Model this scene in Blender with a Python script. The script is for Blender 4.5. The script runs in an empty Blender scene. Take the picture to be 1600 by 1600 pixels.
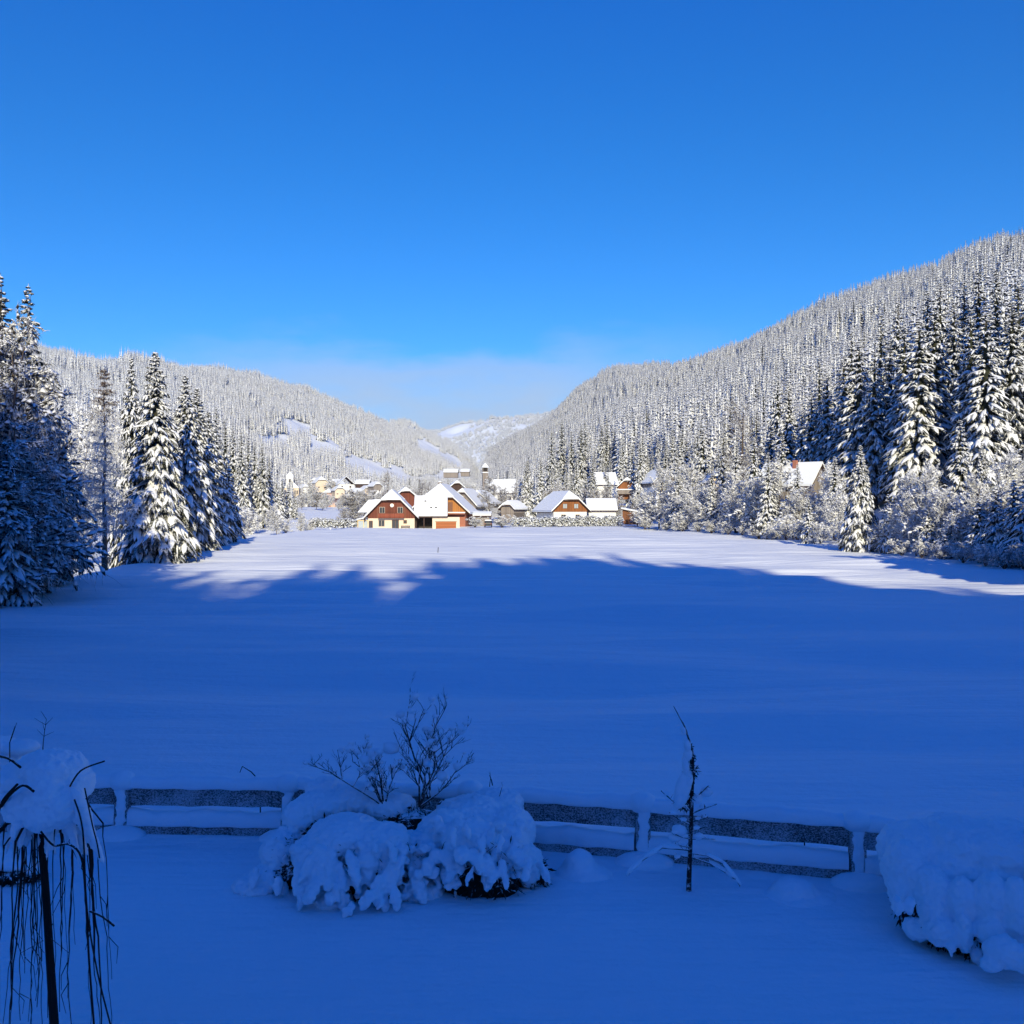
import bpy, math, random
import numpy as np
from mathutils import Vector, Matrix, noise as mnoise

S = bpy.context.scene
COL = S.collection
F = 1537.0            # focal length in pixels of the 1600 px wide photograph
CZ = 5.0              # eye height above the field
HV = 790.0            # picture row of the horizon
R = math.radians

# ---------------------------------------------------------------- camera
cam = bpy.data.cameras.new('camera')
cam.sensor_width = 36
cam.lens = 36 * F / 1600
cam.clip_start = 0.1
cam.clip_end = 60000
camo = bpy.data.objects.new('camera', cam)
COL.objects.link(camo)
camo.location = (0, 0, CZ)
camo.rotation_euler = (R(90) - math.atan(10 / F), 0, 0)
S.camera = camo

# ---------------------------------------------------------------- light
SUN_EL, SUN_PHI = R(23), R(-6)          # low winter sun almost straight behind the viewer
SUN_STRENGTH = 5.0
SKY_STRENGTH = 0.098
S.view_settings.view_transform = 'Standard'
S.view_settings.look = 'None'
S.view_settings.gamma = 1
S.view_settings.use_curve_mapping = False
S.view_settings.exposure = 0.07
LDIR = Vector((math.sin(SUN_PHI) * math.cos(SUN_EL), math.cos(SUN_PHI) * math.cos(SUN_EL), -math.sin(SUN_EL)))
sun = bpy.data.lights.new('sun', 'SUN')
sun.energy = SUN_STRENGTH
sun.angle = R(0.5)
sun.color = (1.0, 0.90, 0.62)
suno = bpy.data.objects.new('sun', sun)
COL.objects.link(suno)
suno.rotation_euler = LDIR.to_track_quat('-Z', 'Y').to_euler()

W = bpy.data.worlds.new('World')
S.world = W
W.use_nodes = True
nt = W.node_tree
nt.nodes.clear()
def wn(t, **k):
    n = nt.nodes.new(t)
    for a, b in k.items(): setattr(n, a, b)
    return n
out = wn('ShaderNodeOutputWorld')
bg = wn('ShaderNodeBackground')
sky = wn('ShaderNodeTexSky', sky_type='NISHITA', sun_disc=False, sun_elevation=SUN_EL, sun_rotation=math.pi + SUN_PHI,
         altitude=900, air_density=1.0, dust_density=0.05, ozone_density=4.0)
hs = wn('ShaderNodeHueSaturation')
hs.inputs['Saturation'].default_value = 1.32
hs.inputs['Value'].default_value = 1.0
hs.inputs['Hue'].default_value = 0.5
nt.links.new(sky.outputs[0], hs.inputs['Color'])
# blue tint multiplied into the sky, stronger overhead to turn shaded snow blue
tint = wn('ShaderNodeMix', data_type='RGBA', blend_type='MULTIPLY')
tint.inputs['Factor'].default_value = 1.0
nt.links.new(hs.outputs[0], tint.inputs['A'])
zen = wn('ShaderNodeMix', data_type='RGBA')                       # azure low down, deeper blue towards the zenith
zen.inputs['A'].default_value = (0.66, 1.09, 1.44, 1); zen.inputs['B'].default_value = (0.42, 1.06, 2.15, 1)
# thin cloud bank lying low over the far end of the valley (by world direction)
tc = wn('ShaderNodeTexCoord')
sep = wn('ShaderNodeSeparateXYZ')
nt.links.new(tc.outputs['Generated'], sep.inputs[0])
def wm(op, a, b=None, c=None, clamp=False):
    n = wn('ShaderNodeMath', operation=op, use_clamp=clamp)
    for i, v in enumerate((a, b, c)):
        if v is None: continue
        if isinstance(v, (int, float)): n.inputs[i].default_value = v
        else: nt.links.new(v, n.inputs[i])
    return n.outputs[0]
def wmap(v, a, b, c, d, smooth=True):
    n = wn('ShaderNodeMapRange', interpolation_type='SMOOTHSTEP' if smooth else 'LINEAR')
    nt.links.new(v, n.inputs['Value'])
    for k, x in zip(('From Min', 'From Max', 'To Min', 'To Max'), (a, b, c, d)): n.inputs[k].default_value = x
    return n.outputs[0]
nt.links.new(wmap(sep.outputs['Z'], 0.30, 0.80, 0.0, 1.0), zen.inputs['Factor'])
nt.links.new(zen.outputs['Result'], tint.inputs['B'])
mp = wn('ShaderNodeMapping')
mp.inputs['Scale'].default_value = (3.0, 1.0, 11.0)
nt.links.new(tc.outputs['Generated'], mp.inputs[0])
nz = wn('ShaderNodeTexNoise')
nz.inputs['Scale'].default_value = 1.6
nz.inputs['Detail'].default_value = 6
nz.inputs['Roughness'].default_value = 0.55
nt.links.new(mp.outputs[0], nz.inputs['Vector'])
up = wmap(wm('ADD', sep.outputs['Z'], wm('MULTIPLY', wm('SUBTRACT', nz.outputs[0], 0.5), 0.16)), 0.115, 0.180, 1.0, 0.0)
mid = wmap(wm('ABSOLUTE', wm('SUBTRACT', sep.outputs['X'], -0.08)), 0.08, 0.36, 1.0, 0.0)
cov = wm('MULTIPLY', wm('MULTIPLY', up, mid), wmap(nz.outputs[0], 0.30, 0.66, 0.52, 1.0))
cov = wm('MULTIPLY', cov, wmap(sep.outputs['Y'], 0.0, 0.3, 0.0, 1.0))
cov = wm('MULTIPLY', cov, 0.92)
mx = wn('ShaderNodeMix', data_type='RGBA')
nt.links.new(cov, mx.inputs['Factor'])
nt.links.new(tint.outputs['Result'], mx.inputs['A'])
mx.inputs['B'].default_value = (4.9, 5.9, 7.3, 1)
nt.links.new(mx.outputs['Result'], bg.inputs['Color'])
bg.inputs['Strength'].default_value = SKY_STRENGTH
nt.links.new(bg.outputs[0], out.inputs['Surface'])
S.cycles.max_bounces = 6
S.cycles.diffuse_bounces = 3
S.cycles.glossy_bounces = 2
S.cycles.volume_bounces = 1
S.cycles.use_denoising = True

# ---------------------------------------------------------------- helpers
def tag(o, label=None, cat=None, group=None, kind=None):
    if label: o['label'] = label
    if cat: o['category'] = cat
    if group: o['group'] = group
    if kind: o['kind'] = kind
    return o

def empty(name, loc=(0, 0, 0), rz=0.0, scale=(1, 1, 1)):
    o = bpy.data.objects.new(name, None)
    o.empty_display_size = 0.3
    o.location = loc
    o.rotation_euler = (0, 0, rz)
    o.scale = scale
    COL.objects.link(o)
    return o

def make_mesh(name, V, polys, mats, midx=None, smooth=False):
    """V (n,3); polys: list of (k,m) int arrays of equal-sided faces; midx: list of matching material indices"""
    me = bpy.data.meshes.new(name)
    V = np.asarray(V, dtype=np.float32).reshape(-1, 3)
    polys = [np.asarray(p, dtype=np.int32) for p in polys]
    loops = np.concatenate([p.ravel() for p in polys])
    tot = np.concatenate([np.full(len(p), p.shape[1], np.int32) for p in polys])
    start = np.concatenate([[0], np.cumsum(tot)[:-1]]).astype(np.int32)
    me.vertices.add(len(V)); me.vertices.foreach_set('co', V.ravel())
    me.loops.add(len(loops)); me.loops.foreach_set('vertex_index', loops)
    me.polygons.add(len(tot)); me.polygons.foreach_set('loop_start', start); me.polygons.foreach_set('loop_total', tot)
    for m in mats: me.materials.append(m)
    if midx is not None:
        mi = np.concatenate([np.broadcast_to(np.asarray(m, np.int32), (len(p),)) for p, m in zip(polys, midx)])
        me.polygons.foreach_set('material_index', mi.astype(np.int32))
    if smooth: me.polygons.foreach_set('use_smooth', np.ones(len(tot), dtype=bool))
    me.update(calc_edges=True)
    me.validate()
    return me

def link(name, me, parent=None, loc=None):
    o = bpy.data.objects.new(name, me)
    COL.objects.link(o)
    if parent is not None: o.parent = parent
    if loc is not None: o.location = loc
    return o

class MB:
    """collects boxes, tubes and polygons and links them as one mesh object"""
    def __init__(s): s.v = []; s.f = []; s.m = []
    def poly(s, pts, faces, m=0):
        b = len(s.v); s.v += [tuple(p) for p in pts]
        s.f += [tuple(i + b for i in f) for f in faces]; s.m += [m] * len(faces)
        return s
    def box(s, x0, x1, y0, y1, z0, z1, m=0):
        p = [(x0,y0,z0),(x1,y0,z0),(x1,y1,z0),(x0,y1,z0),(x0,y0,z1),(x1,y0,z1),(x1,y1,z1),(x0,y1,z1)]
        return s.poly(p, [(0,3,2,1),(4,5,6,7),(0,1,5,4),(1,2,6,5),(2,3,7,6),(3,0,4,7)], m)
    def prism(s, prof, y0, y1, m=0):
        """profile of (x,z) points, counter-clockwise seen from -y, pulled from y0 to y1"""
        n = len(prof)
        p = [(x, y0, z) for x, z in prof] + [(x, y1, z) for x, z in prof]
        f = [tuple(range(n)), tuple(range(2 * n - 1, n - 1, -1))]
        f += [(i, i + n, (i + 1) % n + n, (i + 1) % n) for i in range(n)]
        return s.poly(p, f, m)
    def tube(s, pts, rad, sides=6, m=0, cap=True):
        pts = [Vector(p) for p in pts]; n = len(pts)
        if isinstance(rad, (int, float)): rad = [rad] * n
        ref = None; vs = []
        for i, p in enumerate(pts):
            d = (pts[min(i + 1, n - 1)] - pts[max(i - 1, 0)]).normalized()
            if ref is None: ref = Vector((1, 0, 0)) if abs(d.x) < 0.8 else Vector((0, 1, 0))
            a = (ref - d * ref.dot(d)).normalized(); ref = a; b = d.cross(a)
            for k in range(sides):
                t = 2 * math.pi * k / sides
                vs.append(p + (a * math.cos(t) + b * math.sin(t)) * rad[i])
        f = []
        for i in range(n - 1):
            for k in range(sides):
                k2 = (k + 1) % sides
                f.append((i * sides + k, i * sides + k2, (i + 1) * sides + k2, (i + 1) * sides + k))
        if cap: f += [tuple(range(sides - 1, -1, -1)), tuple(range((n - 1) * sides, n * sides))]
        return s.poly(vs, f, m)
    def blob(s, c, r, rot=None, seg=14, rings=9, m=0, jit=0.0, rng=None):
        c = Vector(c); M = rot if rot is not None else Matrix.Identity(3)
        vs = [c + M @ Vector((0, 0, -r[2]))]
        for i in range(1, rings):
            th = -math.pi / 2 + math.pi * i / rings
            for k in range(seg):
                a = 2 * math.pi * k / seg
                q = 1 + (rng.uniform(-jit, jit) if rng else 0)
                vs.append(c + M @ Vector((r[0] * math.cos(th) * math.cos(a) * q, r[1] * math.cos(th) * math.sin(a) * q, r[2] * math.sin(th) * q)))
        vs.append(c + M @ Vector((0, 0, r[2])))
        f = [(0, 1 + (k + 1) % seg, 1 + k) for k in range(seg)]
        for i in range(rings - 2):
            for k in range(seg):
                k2 = (k + 1) % seg
                f.append((1 + i * seg + k, 1 + i * seg + k2, 1 + (i + 1) * seg + k2, 1 + (i + 1) * seg + k))
        t = len(vs) - 1; b = 1 + (rings - 2) * seg
        f += [(t, b + k, b + (k + 1) % seg) for k in range(seg)]
        return s.poly(vs, f, m)
    def build(s, name, mats, parent=None, smooth=False, bevel=0.0, loc=None):
        if not isinstance(mats, (list, tuple)): mats = [mats]
        me = bpy.data.meshes.new(name)
        me.from_pydata(s.v, [], s.f)
        for m in mats: me.materials.append(m)
        me.polygons.foreach_set('material_index', s.m)
        if smooth: me.polygons.foreach_set('use_smooth', [True] * len(s.f))
        me.update()
        o = link(name, me, parent, loc)
        if bevel:
            b = o.modifiers.new('bevel', 'BEVEL'); b.width = bevel; b.segments = 2; b.limit_method = 'ANGLE'
        return o

def copy_tree(o, parent=None):
    c = o.copy(); COL.objects.link(c)
    if parent is not None: c.parent = parent
    for ch in KIDS.get(o.name, []): copy_tree(ch, c)
    return c
KIDS = {}

def PX(u, Y): return (u - 800) / F * Y          # world x of picture column u at depth Y
def PZ(v, Y): return CZ + (HV - v) / F * Y      # world z of picture row v at depth Y

# ---------------------------------------------------------------- materials
def mat(name, build):
    m = bpy.data.materials.new(name); m.use_nodes = True
    t = m.node_tree; t.nodes.clear()
    o = t.nodes.new('ShaderNodeOutputMaterial'); p = t.nodes.new('ShaderNodeBsdfPrincipled')
    t.links.new(p.outputs[0], o.inputs['Surface'])
    build(t, p)
    return m
def N(t, k, **a):
    n = t.nodes.new(k)
    for x, y in a.items(): setattr(n, x, y)
    return n
def noise_tex(t, vec, scale, detail=4, rough=0.5):
    n = N(t, 'ShaderNodeTexNoise'); n.inputs['Scale'].default_value = scale
    n.inputs['Detail'].default_value = detail; n.inputs['Roughness'].default_value = rough
    if vec is not None: t.links.new(vec, n.inputs['Vector'])
    return n.outputs[0]
def mapr(t, v, a, b, c=0.0, d=1.0):
    n = N(t, 'ShaderNodeMapRange', interpolation_type='SMOOTHSTEP'); t.links.new(v, n.inputs['Value'])
    for k, x in zip(('From Min', 'From Max', 'To Min', 'To Max'), (a, b, c, d)): n.inputs[k].default_value = x
    return n.outputs[0]
def mth(t, op, a, b):
    n = N(t, 'ShaderNodeMath', operation=op)
    for i, v in enumerate((a, b)):
        if isinstance(v, (int, float)): n.inputs[i].default_value = v
        else: t.links.new(v, n.inputs[i])
    return n.outputs[0]
def mixc(t, f, a, b):
    n = N(t, 'ShaderNodeMix', data_type='RGBA')
    if isinstance(f, (int, float)): n.inputs['Factor'].default_value = f
    else: t.links.new(f, n.inputs['Factor'])
    for k, v in (('A', a), ('B', b)):
        if isinstance(v, tuple): n.inputs[k].default_value = (*v, 1)
        else: t.links.new(v, n.inputs[k])
    return n.outputs['Result']
def bump(t, p, h, strength, dist):
    n = N(t, 'ShaderNodeBump'); n.inputs['Strength'].default_value = strength; n.inputs['Distance'].default_value = dist
    t.links.new(h, n.inputs['Height']); t.links.new(n.outputs[0], p.inputs['Normal'])
def scaled(t, vec, s):
    n = N(t, 'ShaderNodeMapping'); n.inputs['Scale'].default_value = s; t.links.new(vec, n.inputs[0]); return n.outputs[0]
SNOW = (0.85, 0.88, 0.91)

def b_ground(t, p):
    g = N(t, 'ShaderNodeNewGeometry').outputs['Position']
    p.inputs['Base Color'].default_value = (*SNOW, 1); p.inputs['Roughness'].default_value = 0.75
    p.inputs['Specular IOR Level'].default_value = 0.25
    a = noise_tex(t, scaled(t, g, (0.10, 0.55, 0.5)), 1.0, 5, 0.55)      # wind-drawn ripples lying across the view
    b = noise_tex(t, g, 5.0, 5, 0.6)
    c = noise_tex(t, g, 60.0, 2, 0.6)
    h = mth(t, 'ADD', mth(t, 'MULTIPLY', a, 1.0), mth(t, 'ADD', mth(t, 'MULTIPLY', b, 0.10), mth(t, 'MULTIPLY', c, 0.012)))
    bump(t, p, h, 0.75, 0.42)
M_GROUND = mat('snow_ground', b_ground)

def b_snow(t, p):
    g = N(t, 'ShaderNodeTexCoord').outputs['Object']
    p.inputs['Base Color'].default_value = (*SNOW, 1); p.inputs['Roughness'].default_value = 0.7
    p.inputs['Specular IOR Level'].default_value = 0.25
    h = mth(t, 'ADD', noise_tex(t, g, 9.0, 4, 0.6), mth(t, 'MULTIPLY', noise_tex(t, g, 60.0, 2), 0.2))
    bump(t, p, h, 0.35, 0.04)
M_SNOW = mat('snow', b_snow)

def b_treesnow(t, p):
    g = N(t, 'ShaderNodeNewGeometry')
    p.inputs['Roughness'].default_value = 0.8; p.inputs['Specular IOR Level'].default_value = 0.15
    n = noise_tex(t, g.outputs['Position'], 5.0, 3, 0.7)
    f = mapr(t, n, 0.24, 0.38)
    t.links.new(mixc(t, f, (0.20, 0.20, 0.18), (0.84, 0.85, 0.87)), p.inputs['Base Color'])
M_TSNOW = mat('snow_on_branches', b_treesnow)

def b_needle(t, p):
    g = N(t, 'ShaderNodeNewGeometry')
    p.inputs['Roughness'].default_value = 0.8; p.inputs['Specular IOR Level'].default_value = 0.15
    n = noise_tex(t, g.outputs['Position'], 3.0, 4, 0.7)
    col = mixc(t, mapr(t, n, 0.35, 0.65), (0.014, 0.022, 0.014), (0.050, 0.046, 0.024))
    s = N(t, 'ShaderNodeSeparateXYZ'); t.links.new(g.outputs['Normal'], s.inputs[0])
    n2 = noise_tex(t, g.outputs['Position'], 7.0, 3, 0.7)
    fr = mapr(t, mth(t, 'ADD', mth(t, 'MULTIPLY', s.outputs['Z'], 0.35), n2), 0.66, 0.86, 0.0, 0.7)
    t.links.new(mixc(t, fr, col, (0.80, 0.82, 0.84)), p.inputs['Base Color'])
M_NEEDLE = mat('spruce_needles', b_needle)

def frosty(bark, lo, hi, sc=6.0):
    def b(t, p):
        g = N(t, 'ShaderNodeNewGeometry')
        p.inputs['Roughness'].default_value = 0.8; p.inputs['Specular IOR Level'].default_value = 0.15
        s = N(t, 'ShaderNodeSeparateXYZ'); t.links.new(g.outputs['Normal'], s.inputs[0])
        n2 = noise_tex(t, g.outputs['Position'], sc, 3, 0.7)
        fr = mapr(t, mth(t, 'ADD', mth(t, 'MULTIPLY', s.outputs['Z'], 0.5), n2), lo, hi)
        t.links.new(mixc(t, fr, bark, (0.84, 0.85, 0.87)), p.inputs['Base Color'])
    return b
M_FROST = mat('frosted_twigs', frosty((0.14, 0.125, 0.12), 0.15, 0.42))
M_FROST3 = mat('half_frosted_twigs', frosty((0.040, 0.035, 0.032), 0.40, 0.66, 1.6))
M_FROST2 = mat('thinly_frosted_twigs', frosty((0.10, 0.07, 0.055), 0.38, 0.75))
M_BROWN = mat('bare_brown_twigs', frosty((0.13, 0.085, 0.06), 0.62, 1.0))
M_NEEDLE2 = mat('hoar_frosted_needles', frosty((0.055, 0.060, 0.060), 0.27, 0.52, 0.9))
M_TRUNK = mat('bark', frosty((0.10, 0.075, 0.06), 0.70, 0.85, 2.5))
M_TWIG = mat('dark_twig_bark', frosty((0.020, 0.015, 0.012), 0.86, 1.0, 30.0))
M_TWIGS = mat('snow_topped_twig', frosty((0.035, 0.028, 0.024), 0.52, 0.76, 14.0))
M_LEAF = mat('dark_evergreen_leaves', frosty((0.012, 0.015, 0.010), 0.78, 1.0, 12.0))

def plain(col, rough=0.7, var=0.15, sc=3.0, spec=0.3):
    def b(t, p):
        g = N(t, 'ShaderNodeTexCoord').outputs['Object']
        n = noise_tex(t, g, sc, 5, 0.6)
        lo = tuple(c * (1 - var) for c in col); hi = tuple(min(1, c * (1 + var)) for c in col)
        t.links.new(mixc(t, mapr(t, n, 0.3, 0.7), lo, hi), p.inputs['Base Color'])
        p.inputs['Roughness'].default_value = rough; p.inputs['Specular IOR Level'].default_value = spec
    return b
def planks(col, width, horiz=False, var=0.3):
    def b(t, p):
        g = N(t, 'ShaderNodeTexCoord').outputs['Object']
        s = N(t, 'ShaderNodeSeparateXYZ'); t.links.new(g, s.inputs[0])
        ax = s.outputs['Z'] if horiz else s.outputs['X']
        q = mth(t, 'DIVIDE', ax, width)
        fl = mth(t, 'FLOOR', q, 0); fr = mth(t, 'FRACT', q, 0)
        wn_ = N(t, 'ShaderNodeTexWhiteNoise', noise_dimensions='1D'); t.links.new(fl, wn_.inputs['W'])
        gr = noise_tex(t, scaled(t, g, (0.6, 0.6, 8) if horiz else (8, 8, 0.6)), 3.0, 4, 0.6)
        f = mth(t, 'ADD', mth(t, 'MULTIPLY', wn_.outputs['Value'], 0.6), mth(t, 'MULTIPLY', gr, 0.5))
        lo = tuple(c * (1 - var) for c in col); hi = tuple(min(1, c * (1 + var)) for c in col)
        c = mixc(t, f, lo, hi)
        c = mixc(t, mapr(t, fr, 0.0, 0.12, 0.6, 0.0), c, tuple(x * 0.25 for x in col))
        t.links.new(c, p.inputs['Base Color']); p.inputs['Roughness'].default_value = 0.75
        p.inputs['Specular IOR Level'].default_value = 0.2
    return b
M_REDWOOD = mat('red_brown_boarding', planks((0.165, 0.052, 0.032), 0.22))
M_BALC = mat('red_balcony_boards', planks((0.25, 0.070, 0.040), 0.16))
M_ORANGE = mat('orange_boarding', planks((0.40, 0.17, 0.05), 0.25))
M_HONEY = mat('honey_boarding', planks((0.27, 0.105, 0.038), 0.25))
M_GARAGE = mat('garage_door_wood', planks((0.36, 0.125, 0.048), 0.18, True))
M_DARKWOOD = mat('dark_eaves_wood', planks((0.075, 0.045, 0.035), 0.2))
M_SHEDWOOD = mat('weathered_shed_boards', planks((0.20, 0.085, 0.038), 0.22))
M_GREYWOOD = mat('grey_weathered_boards', planks((0.27, 0.23, 0.20), 0.2))
M_CREAM = mat('cream_render', plain((0.74, 0.62, 0.48), 0.8, 0.06))
M_WHITE = mat('white_render', plain((0.78, 0.77, 0.74), 0.8, 0.05))
M_YELLOW = mat('yellow_render', plain((0.75, 0.55, 0.28), 0.8, 0.06))
M_PINK = mat('pink_render', plain((0.70, 0.42, 0.33), 0.8, 0.06))
M_BRICK = mat('red_brick', plain((0.38, 0.15, 0.10), 0.8, 0.2, 8))
M_FRAME = mat('window_frame_paint', plain((0.50, 0.42, 0.34), 0.5, 0.05))
M_BROWNFRAME = mat('brown_frame', plain((0.20, 0.09, 0.05), 0.6, 0.1))
M_DISH = mat('white_dish_paint', plain((0.85, 0.80, 0.72), 0.5, 0.03))
M_DARK = mat('void_shade_and_dark_gable', plain((0.035, 0.028, 0.025), 0.9, 0.2))  # near-black colour puts shade into openings; also serves skylights and one gable
M_CAR = mat('dark_car_paint', plain((0.025, 0.027, 0.030), 0.35, 0.1, 3, 0.5))
M_TYRE = mat('tyre_rubber', plain((0.015, 0.015, 0.015), 0.9, 0.1))
M_REDLAMP = mat('red_lamp_lens', plain((0.35, 0.02, 0.02), 0.3, 0.05))
def b_glass(t, p):
    p.inputs['Base Color'].default_value = (0.05, 0.055, 0.065, 1); p.inputs['Roughness'].default_value = 0.08
M_GLASS = mat('window_glass', b_glass)
def b_pale_glass(t, p):
    p.inputs['Base Color'].default_value = (0.42, 0.47, 0.50, 1); p.inputs['Roughness'].default_value = 0.15
M_PALEGLASS = mat('curtained_glass', b_pale_glass)
def b_fence(t, p):
    g = N(t, 'ShaderNodeTexCoord').outputs['Object']
    gr = noise_tex(t, scaled(t, g, (1.2, 4, 14)), 3.0, 4, 0.65)
    c = mixc(t, gr, (0.018, 0.015, 0.014), (0.062, 0.050, 0.042))
    n = noise_tex(t, scaled(t, g, (1, 1, 1.5)), 42.0, 5, 0.72)
    n3 = noise_tex(t, g, 2.2, 3, 0.6)
    fr = mapr(t, mth(t, 'ADD', mth(t, 'MULTIPLY', n3, 0.35), n), 0.52, 0.82, 0.0, 0.70)
    t.links.new(mixc(t, fr, c, (0.80, 0.82, 0.85)), p.inputs['Base Color'])
    p.inputs['Roughness'].default_value = 0.85
    bump(t, p, n, 0.5, 0.02)
M_FENCE = mat('frost_speckled_fence_wood', b_fence)
# ---------------------------------------------------------------- terrain
def sstep(a, b, x):
    t = np.clip((x - a) / (b - a), 0, 1); return t * t * (3 - 2 * t)
_pr = np.random.RandomState(7)
_perm = _pr.rand(256, 256)
def vnoise(x, y):
    xi = np.floor(x).astype(int); yi = np.floor(y).astype(int); fx = x - xi; fy = y - yi
    fx = fx * fx * (3 - 2 * fx); fy = fy * fy * (3 - 2 * fy)
    a = _perm[xi % 256, yi % 256]; b = _perm[(xi + 1) % 256, yi % 256]
    c = _perm[xi % 256, (yi + 1) % 256]; d = _perm[(xi + 1) % 256, (yi + 1) % 256]
    return (a * (1 - fx) + b * fx) * (1 - fy) + (c * (1 - fx) + d * fx) * fy - 0.5
def fbm(x, y, o=4):
    s = 0; a = 1.0
    for i in range(o):
        s = s + a * vnoise(x * 2 ** i + 17.3 * i, y * 2 ** i + 5.1 * i); a *= 0.5
    return s
# ridge tables: picture column -> picture row of the ridge, depth of the ridge, depth of the foot
T_R = np.array([(735,735,3100,900),(750,715,3000,800),(790,690,2800,650),(850,655,2500,520),(900,614,2200,420),(960,579,1900,300),(1050,570,1650,250),
                (1150,537,1480,215),(1300,476,1300,150),(1450,421,1180,112),(1600,367,1080,86),(1800,300,950,66),(2600,200,800,45)], float)
T_L = np.array([(-800,480,1100,70),(-100,525,1400,130),(0,535,1500,150),(85,546,1600,180),(200,556,1800,230),(330,567,2000,360),(450,602,2300,640),
                (560,640,2700,820),(640,662,3000,950),(700,691,3300,1050),(735,716,3500,1150),(765,760,3700,1250)], float)
T_F = np.array([(300,690,6500,4200),(560,700,6500,4200),(640,682,6400,4200),(670,671,6300,4100),(720,662,6200,4100),(770,651,6000,4000),(800,650,5900,4000),
                (830,645,5800,3900),(870,640,5700,3900),(1000,640,5600,3900),(1400,660,5600,3900)], float)
def hill(T, x, y, tree, expo, left_fade=None, right_fade=None):
    yy = np.maximum(y, 1.0); u = 800 + F * x / yy
    v = np.interp(u, T[:, 0], T[:, 1]); r = np.interp(u, T[:, 0], T[:, 2]); b = np.interp(u, T[:, 0], T[:, 3])
    Z = CZ + (HV - v) / F * r - tree
    Z = np.maximum(Z, 0)
    t = (y - b) / (r - b)
    z = Z * np.where(t < 1, np.clip(t, 0, 1) ** expo, 1 - 0.35 * (t - 1))
    if left_fade: z = z * sstep(left_fade[0], left_fade[1], u)
    if right_fade: z = z * (1 - sstep(right_fade[0], right_fade[1], u))
    return np.where(y > 5, np.maximum(z, 0), 0)
EDGE_L = np.array([(-120,985),(0,943),(60,925),(125,905),(190,884),(300,858),(370,842),(450,833),(540,826)], float)
_ey = CZ * F / (EDGE_L[:, 1] - HV); _ex = (EDGE_L[:, 0] - 800) / F * _ey
def edge_left(y): return np.interp(y, _ey, _ex)
# the wooded ridge behind the viewer that throws the big shadow: shadow edge points in the picture, traced back towards the sun
SH = np.array([(-300,880),(200,881),(330,882),(372,888),(405,902),(430,898),(452,884),(474,898),(500,886),(522,896),(548,884),(578,878),(588,884),(596,902),(618,902),(626,886),(640,880),(662,884),(685,868),(705,872),(735,863),(780,864),(860,861),(905,866),(960,862),(1000,870),(1050,871),(1120,884),(1200,886),(1300,902),(1400,906),(1600,928),(1900,948)], float)
RY = -105.0
_sy = CZ * F / (SH[:, 1] - HV); _sx = (SH[:, 0] - 800) / F * _sy
_s = (_sy - RY) / LDIR.y
SKX = _sx - _s * LDIR.x; SKZ = -_s * LDIR.z
_o = np.argsort(SKX); SKX = SKX[_o]; SKZ = SKZ[_o]
REAR_TREE = 8.0
def skyline(x): return np.interp(x, SKX, SKZ)
def height(x, y):
    x = np.asarray(x, float); y = np.asarray(y, float)
    und = 0.36 * fbm(x / 34, y / 13) + 0.48 * fbm(x / 17 + 40, y / 4.6, 3) * sstep(14, 22, y)
    und = und * (1 - sstep(400, 900, np.hypot(x, y)))
    # bank falling away left of the field
    d = edge_left(y) - x
    bank = -2.6 * sstep(-1.0, 9.0, d) * sstep(40, 60, y) * (1 - sstep(190, 260, y)) * (1 - sstep(28, 60, d))
    valley = 4.0 * sstep(280, 620, y)
    hr = hill(T_R, x, y, 16, 1.10, left_fade=(735, 765))
    hl = hill(T_L, x, y, 16, 1.12, right_fade=(745, 775))
    hf = hill(T_F, x, y, 8, 0.85)
    h = np.maximum(np.maximum(hr, hl), hf)
    rough = fbm(x / 160, y / 160, 5) * np.minimum(h * 0.14, 26) + fbm(x / 30 + 9, y / 30) * np.minimum(h * 0.05, 3)
    z = und + bank + valley * (1 - sstep(0, 12, h)) + np.where(h > 0, np.maximum(h, valley * sstep(0, 12, h)), 0) + rough
    rear = np.maximum(skyline(x) - REAR_TREE, 0)
    tr = np.clip((-25 - y) / (-25 - RY), 0, 2.2)
    z = z + np.where(y < -25, rear * np.where(tr < 1, tr ** 1.1, 1 - 0.25 * (tr - 1)), 0)
    # garden falls gently away towards the viewer's right front
    return z
def hz(x, y): return float(height(np.array([x]), np.array([y]))[0])

az = np.concatenate([np.linspace(-math.pi, -0.66, 110, endpoint=False), np.linspace(-0.66, 0.66, 820, endpoint=False), np.linspace(0.66, math.pi, 110, endpoint=False)])
rad = np.concatenate([[2.0], 5.0 * (9500 / 5.0) ** (np.arange(760) / 759.0)])
A, RR = np.meshgrid(az, rad)
GX = RR * np.sin(A); GY = RR * np.cos(A)
GZ = height(GX, GY)
nr, na = A.shape
V = np.stack([GX, GY, GZ], -1).reshape(-1, 3)
V = np.concatenate([V, [[0, 0, 0]]])
i, j = np.meshgrid(np.arange(nr - 1), np.arange(na), indexing='ij')
Q = np.stack([i * na + j, i * na + (j + 1) % na, (i + 1) * na + (j + 1) % na, (i + 1) * na + j], -1).reshape(-1, 4)[:, ::-1]
fan = np.stack([np.full(na, nr * na), (np.arange(na) + 1) % na, np.arange(na)], -1)[:, ::-1]
fc = V[Q].mean(1)
hh = np.maximum(np.maximum(hill(T_R, fc[:, 0], fc[:, 1], 16, 1.10, (735, 765)), hill(T_L, fc[:, 0], fc[:, 1], 16, 1.12, None, (745, 775))), hill(T_F, fc[:, 0], fc[:, 1], 8, 0.85))
ishill = (hh > 0.01) | (fc[:, 1] < -25)
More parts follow.
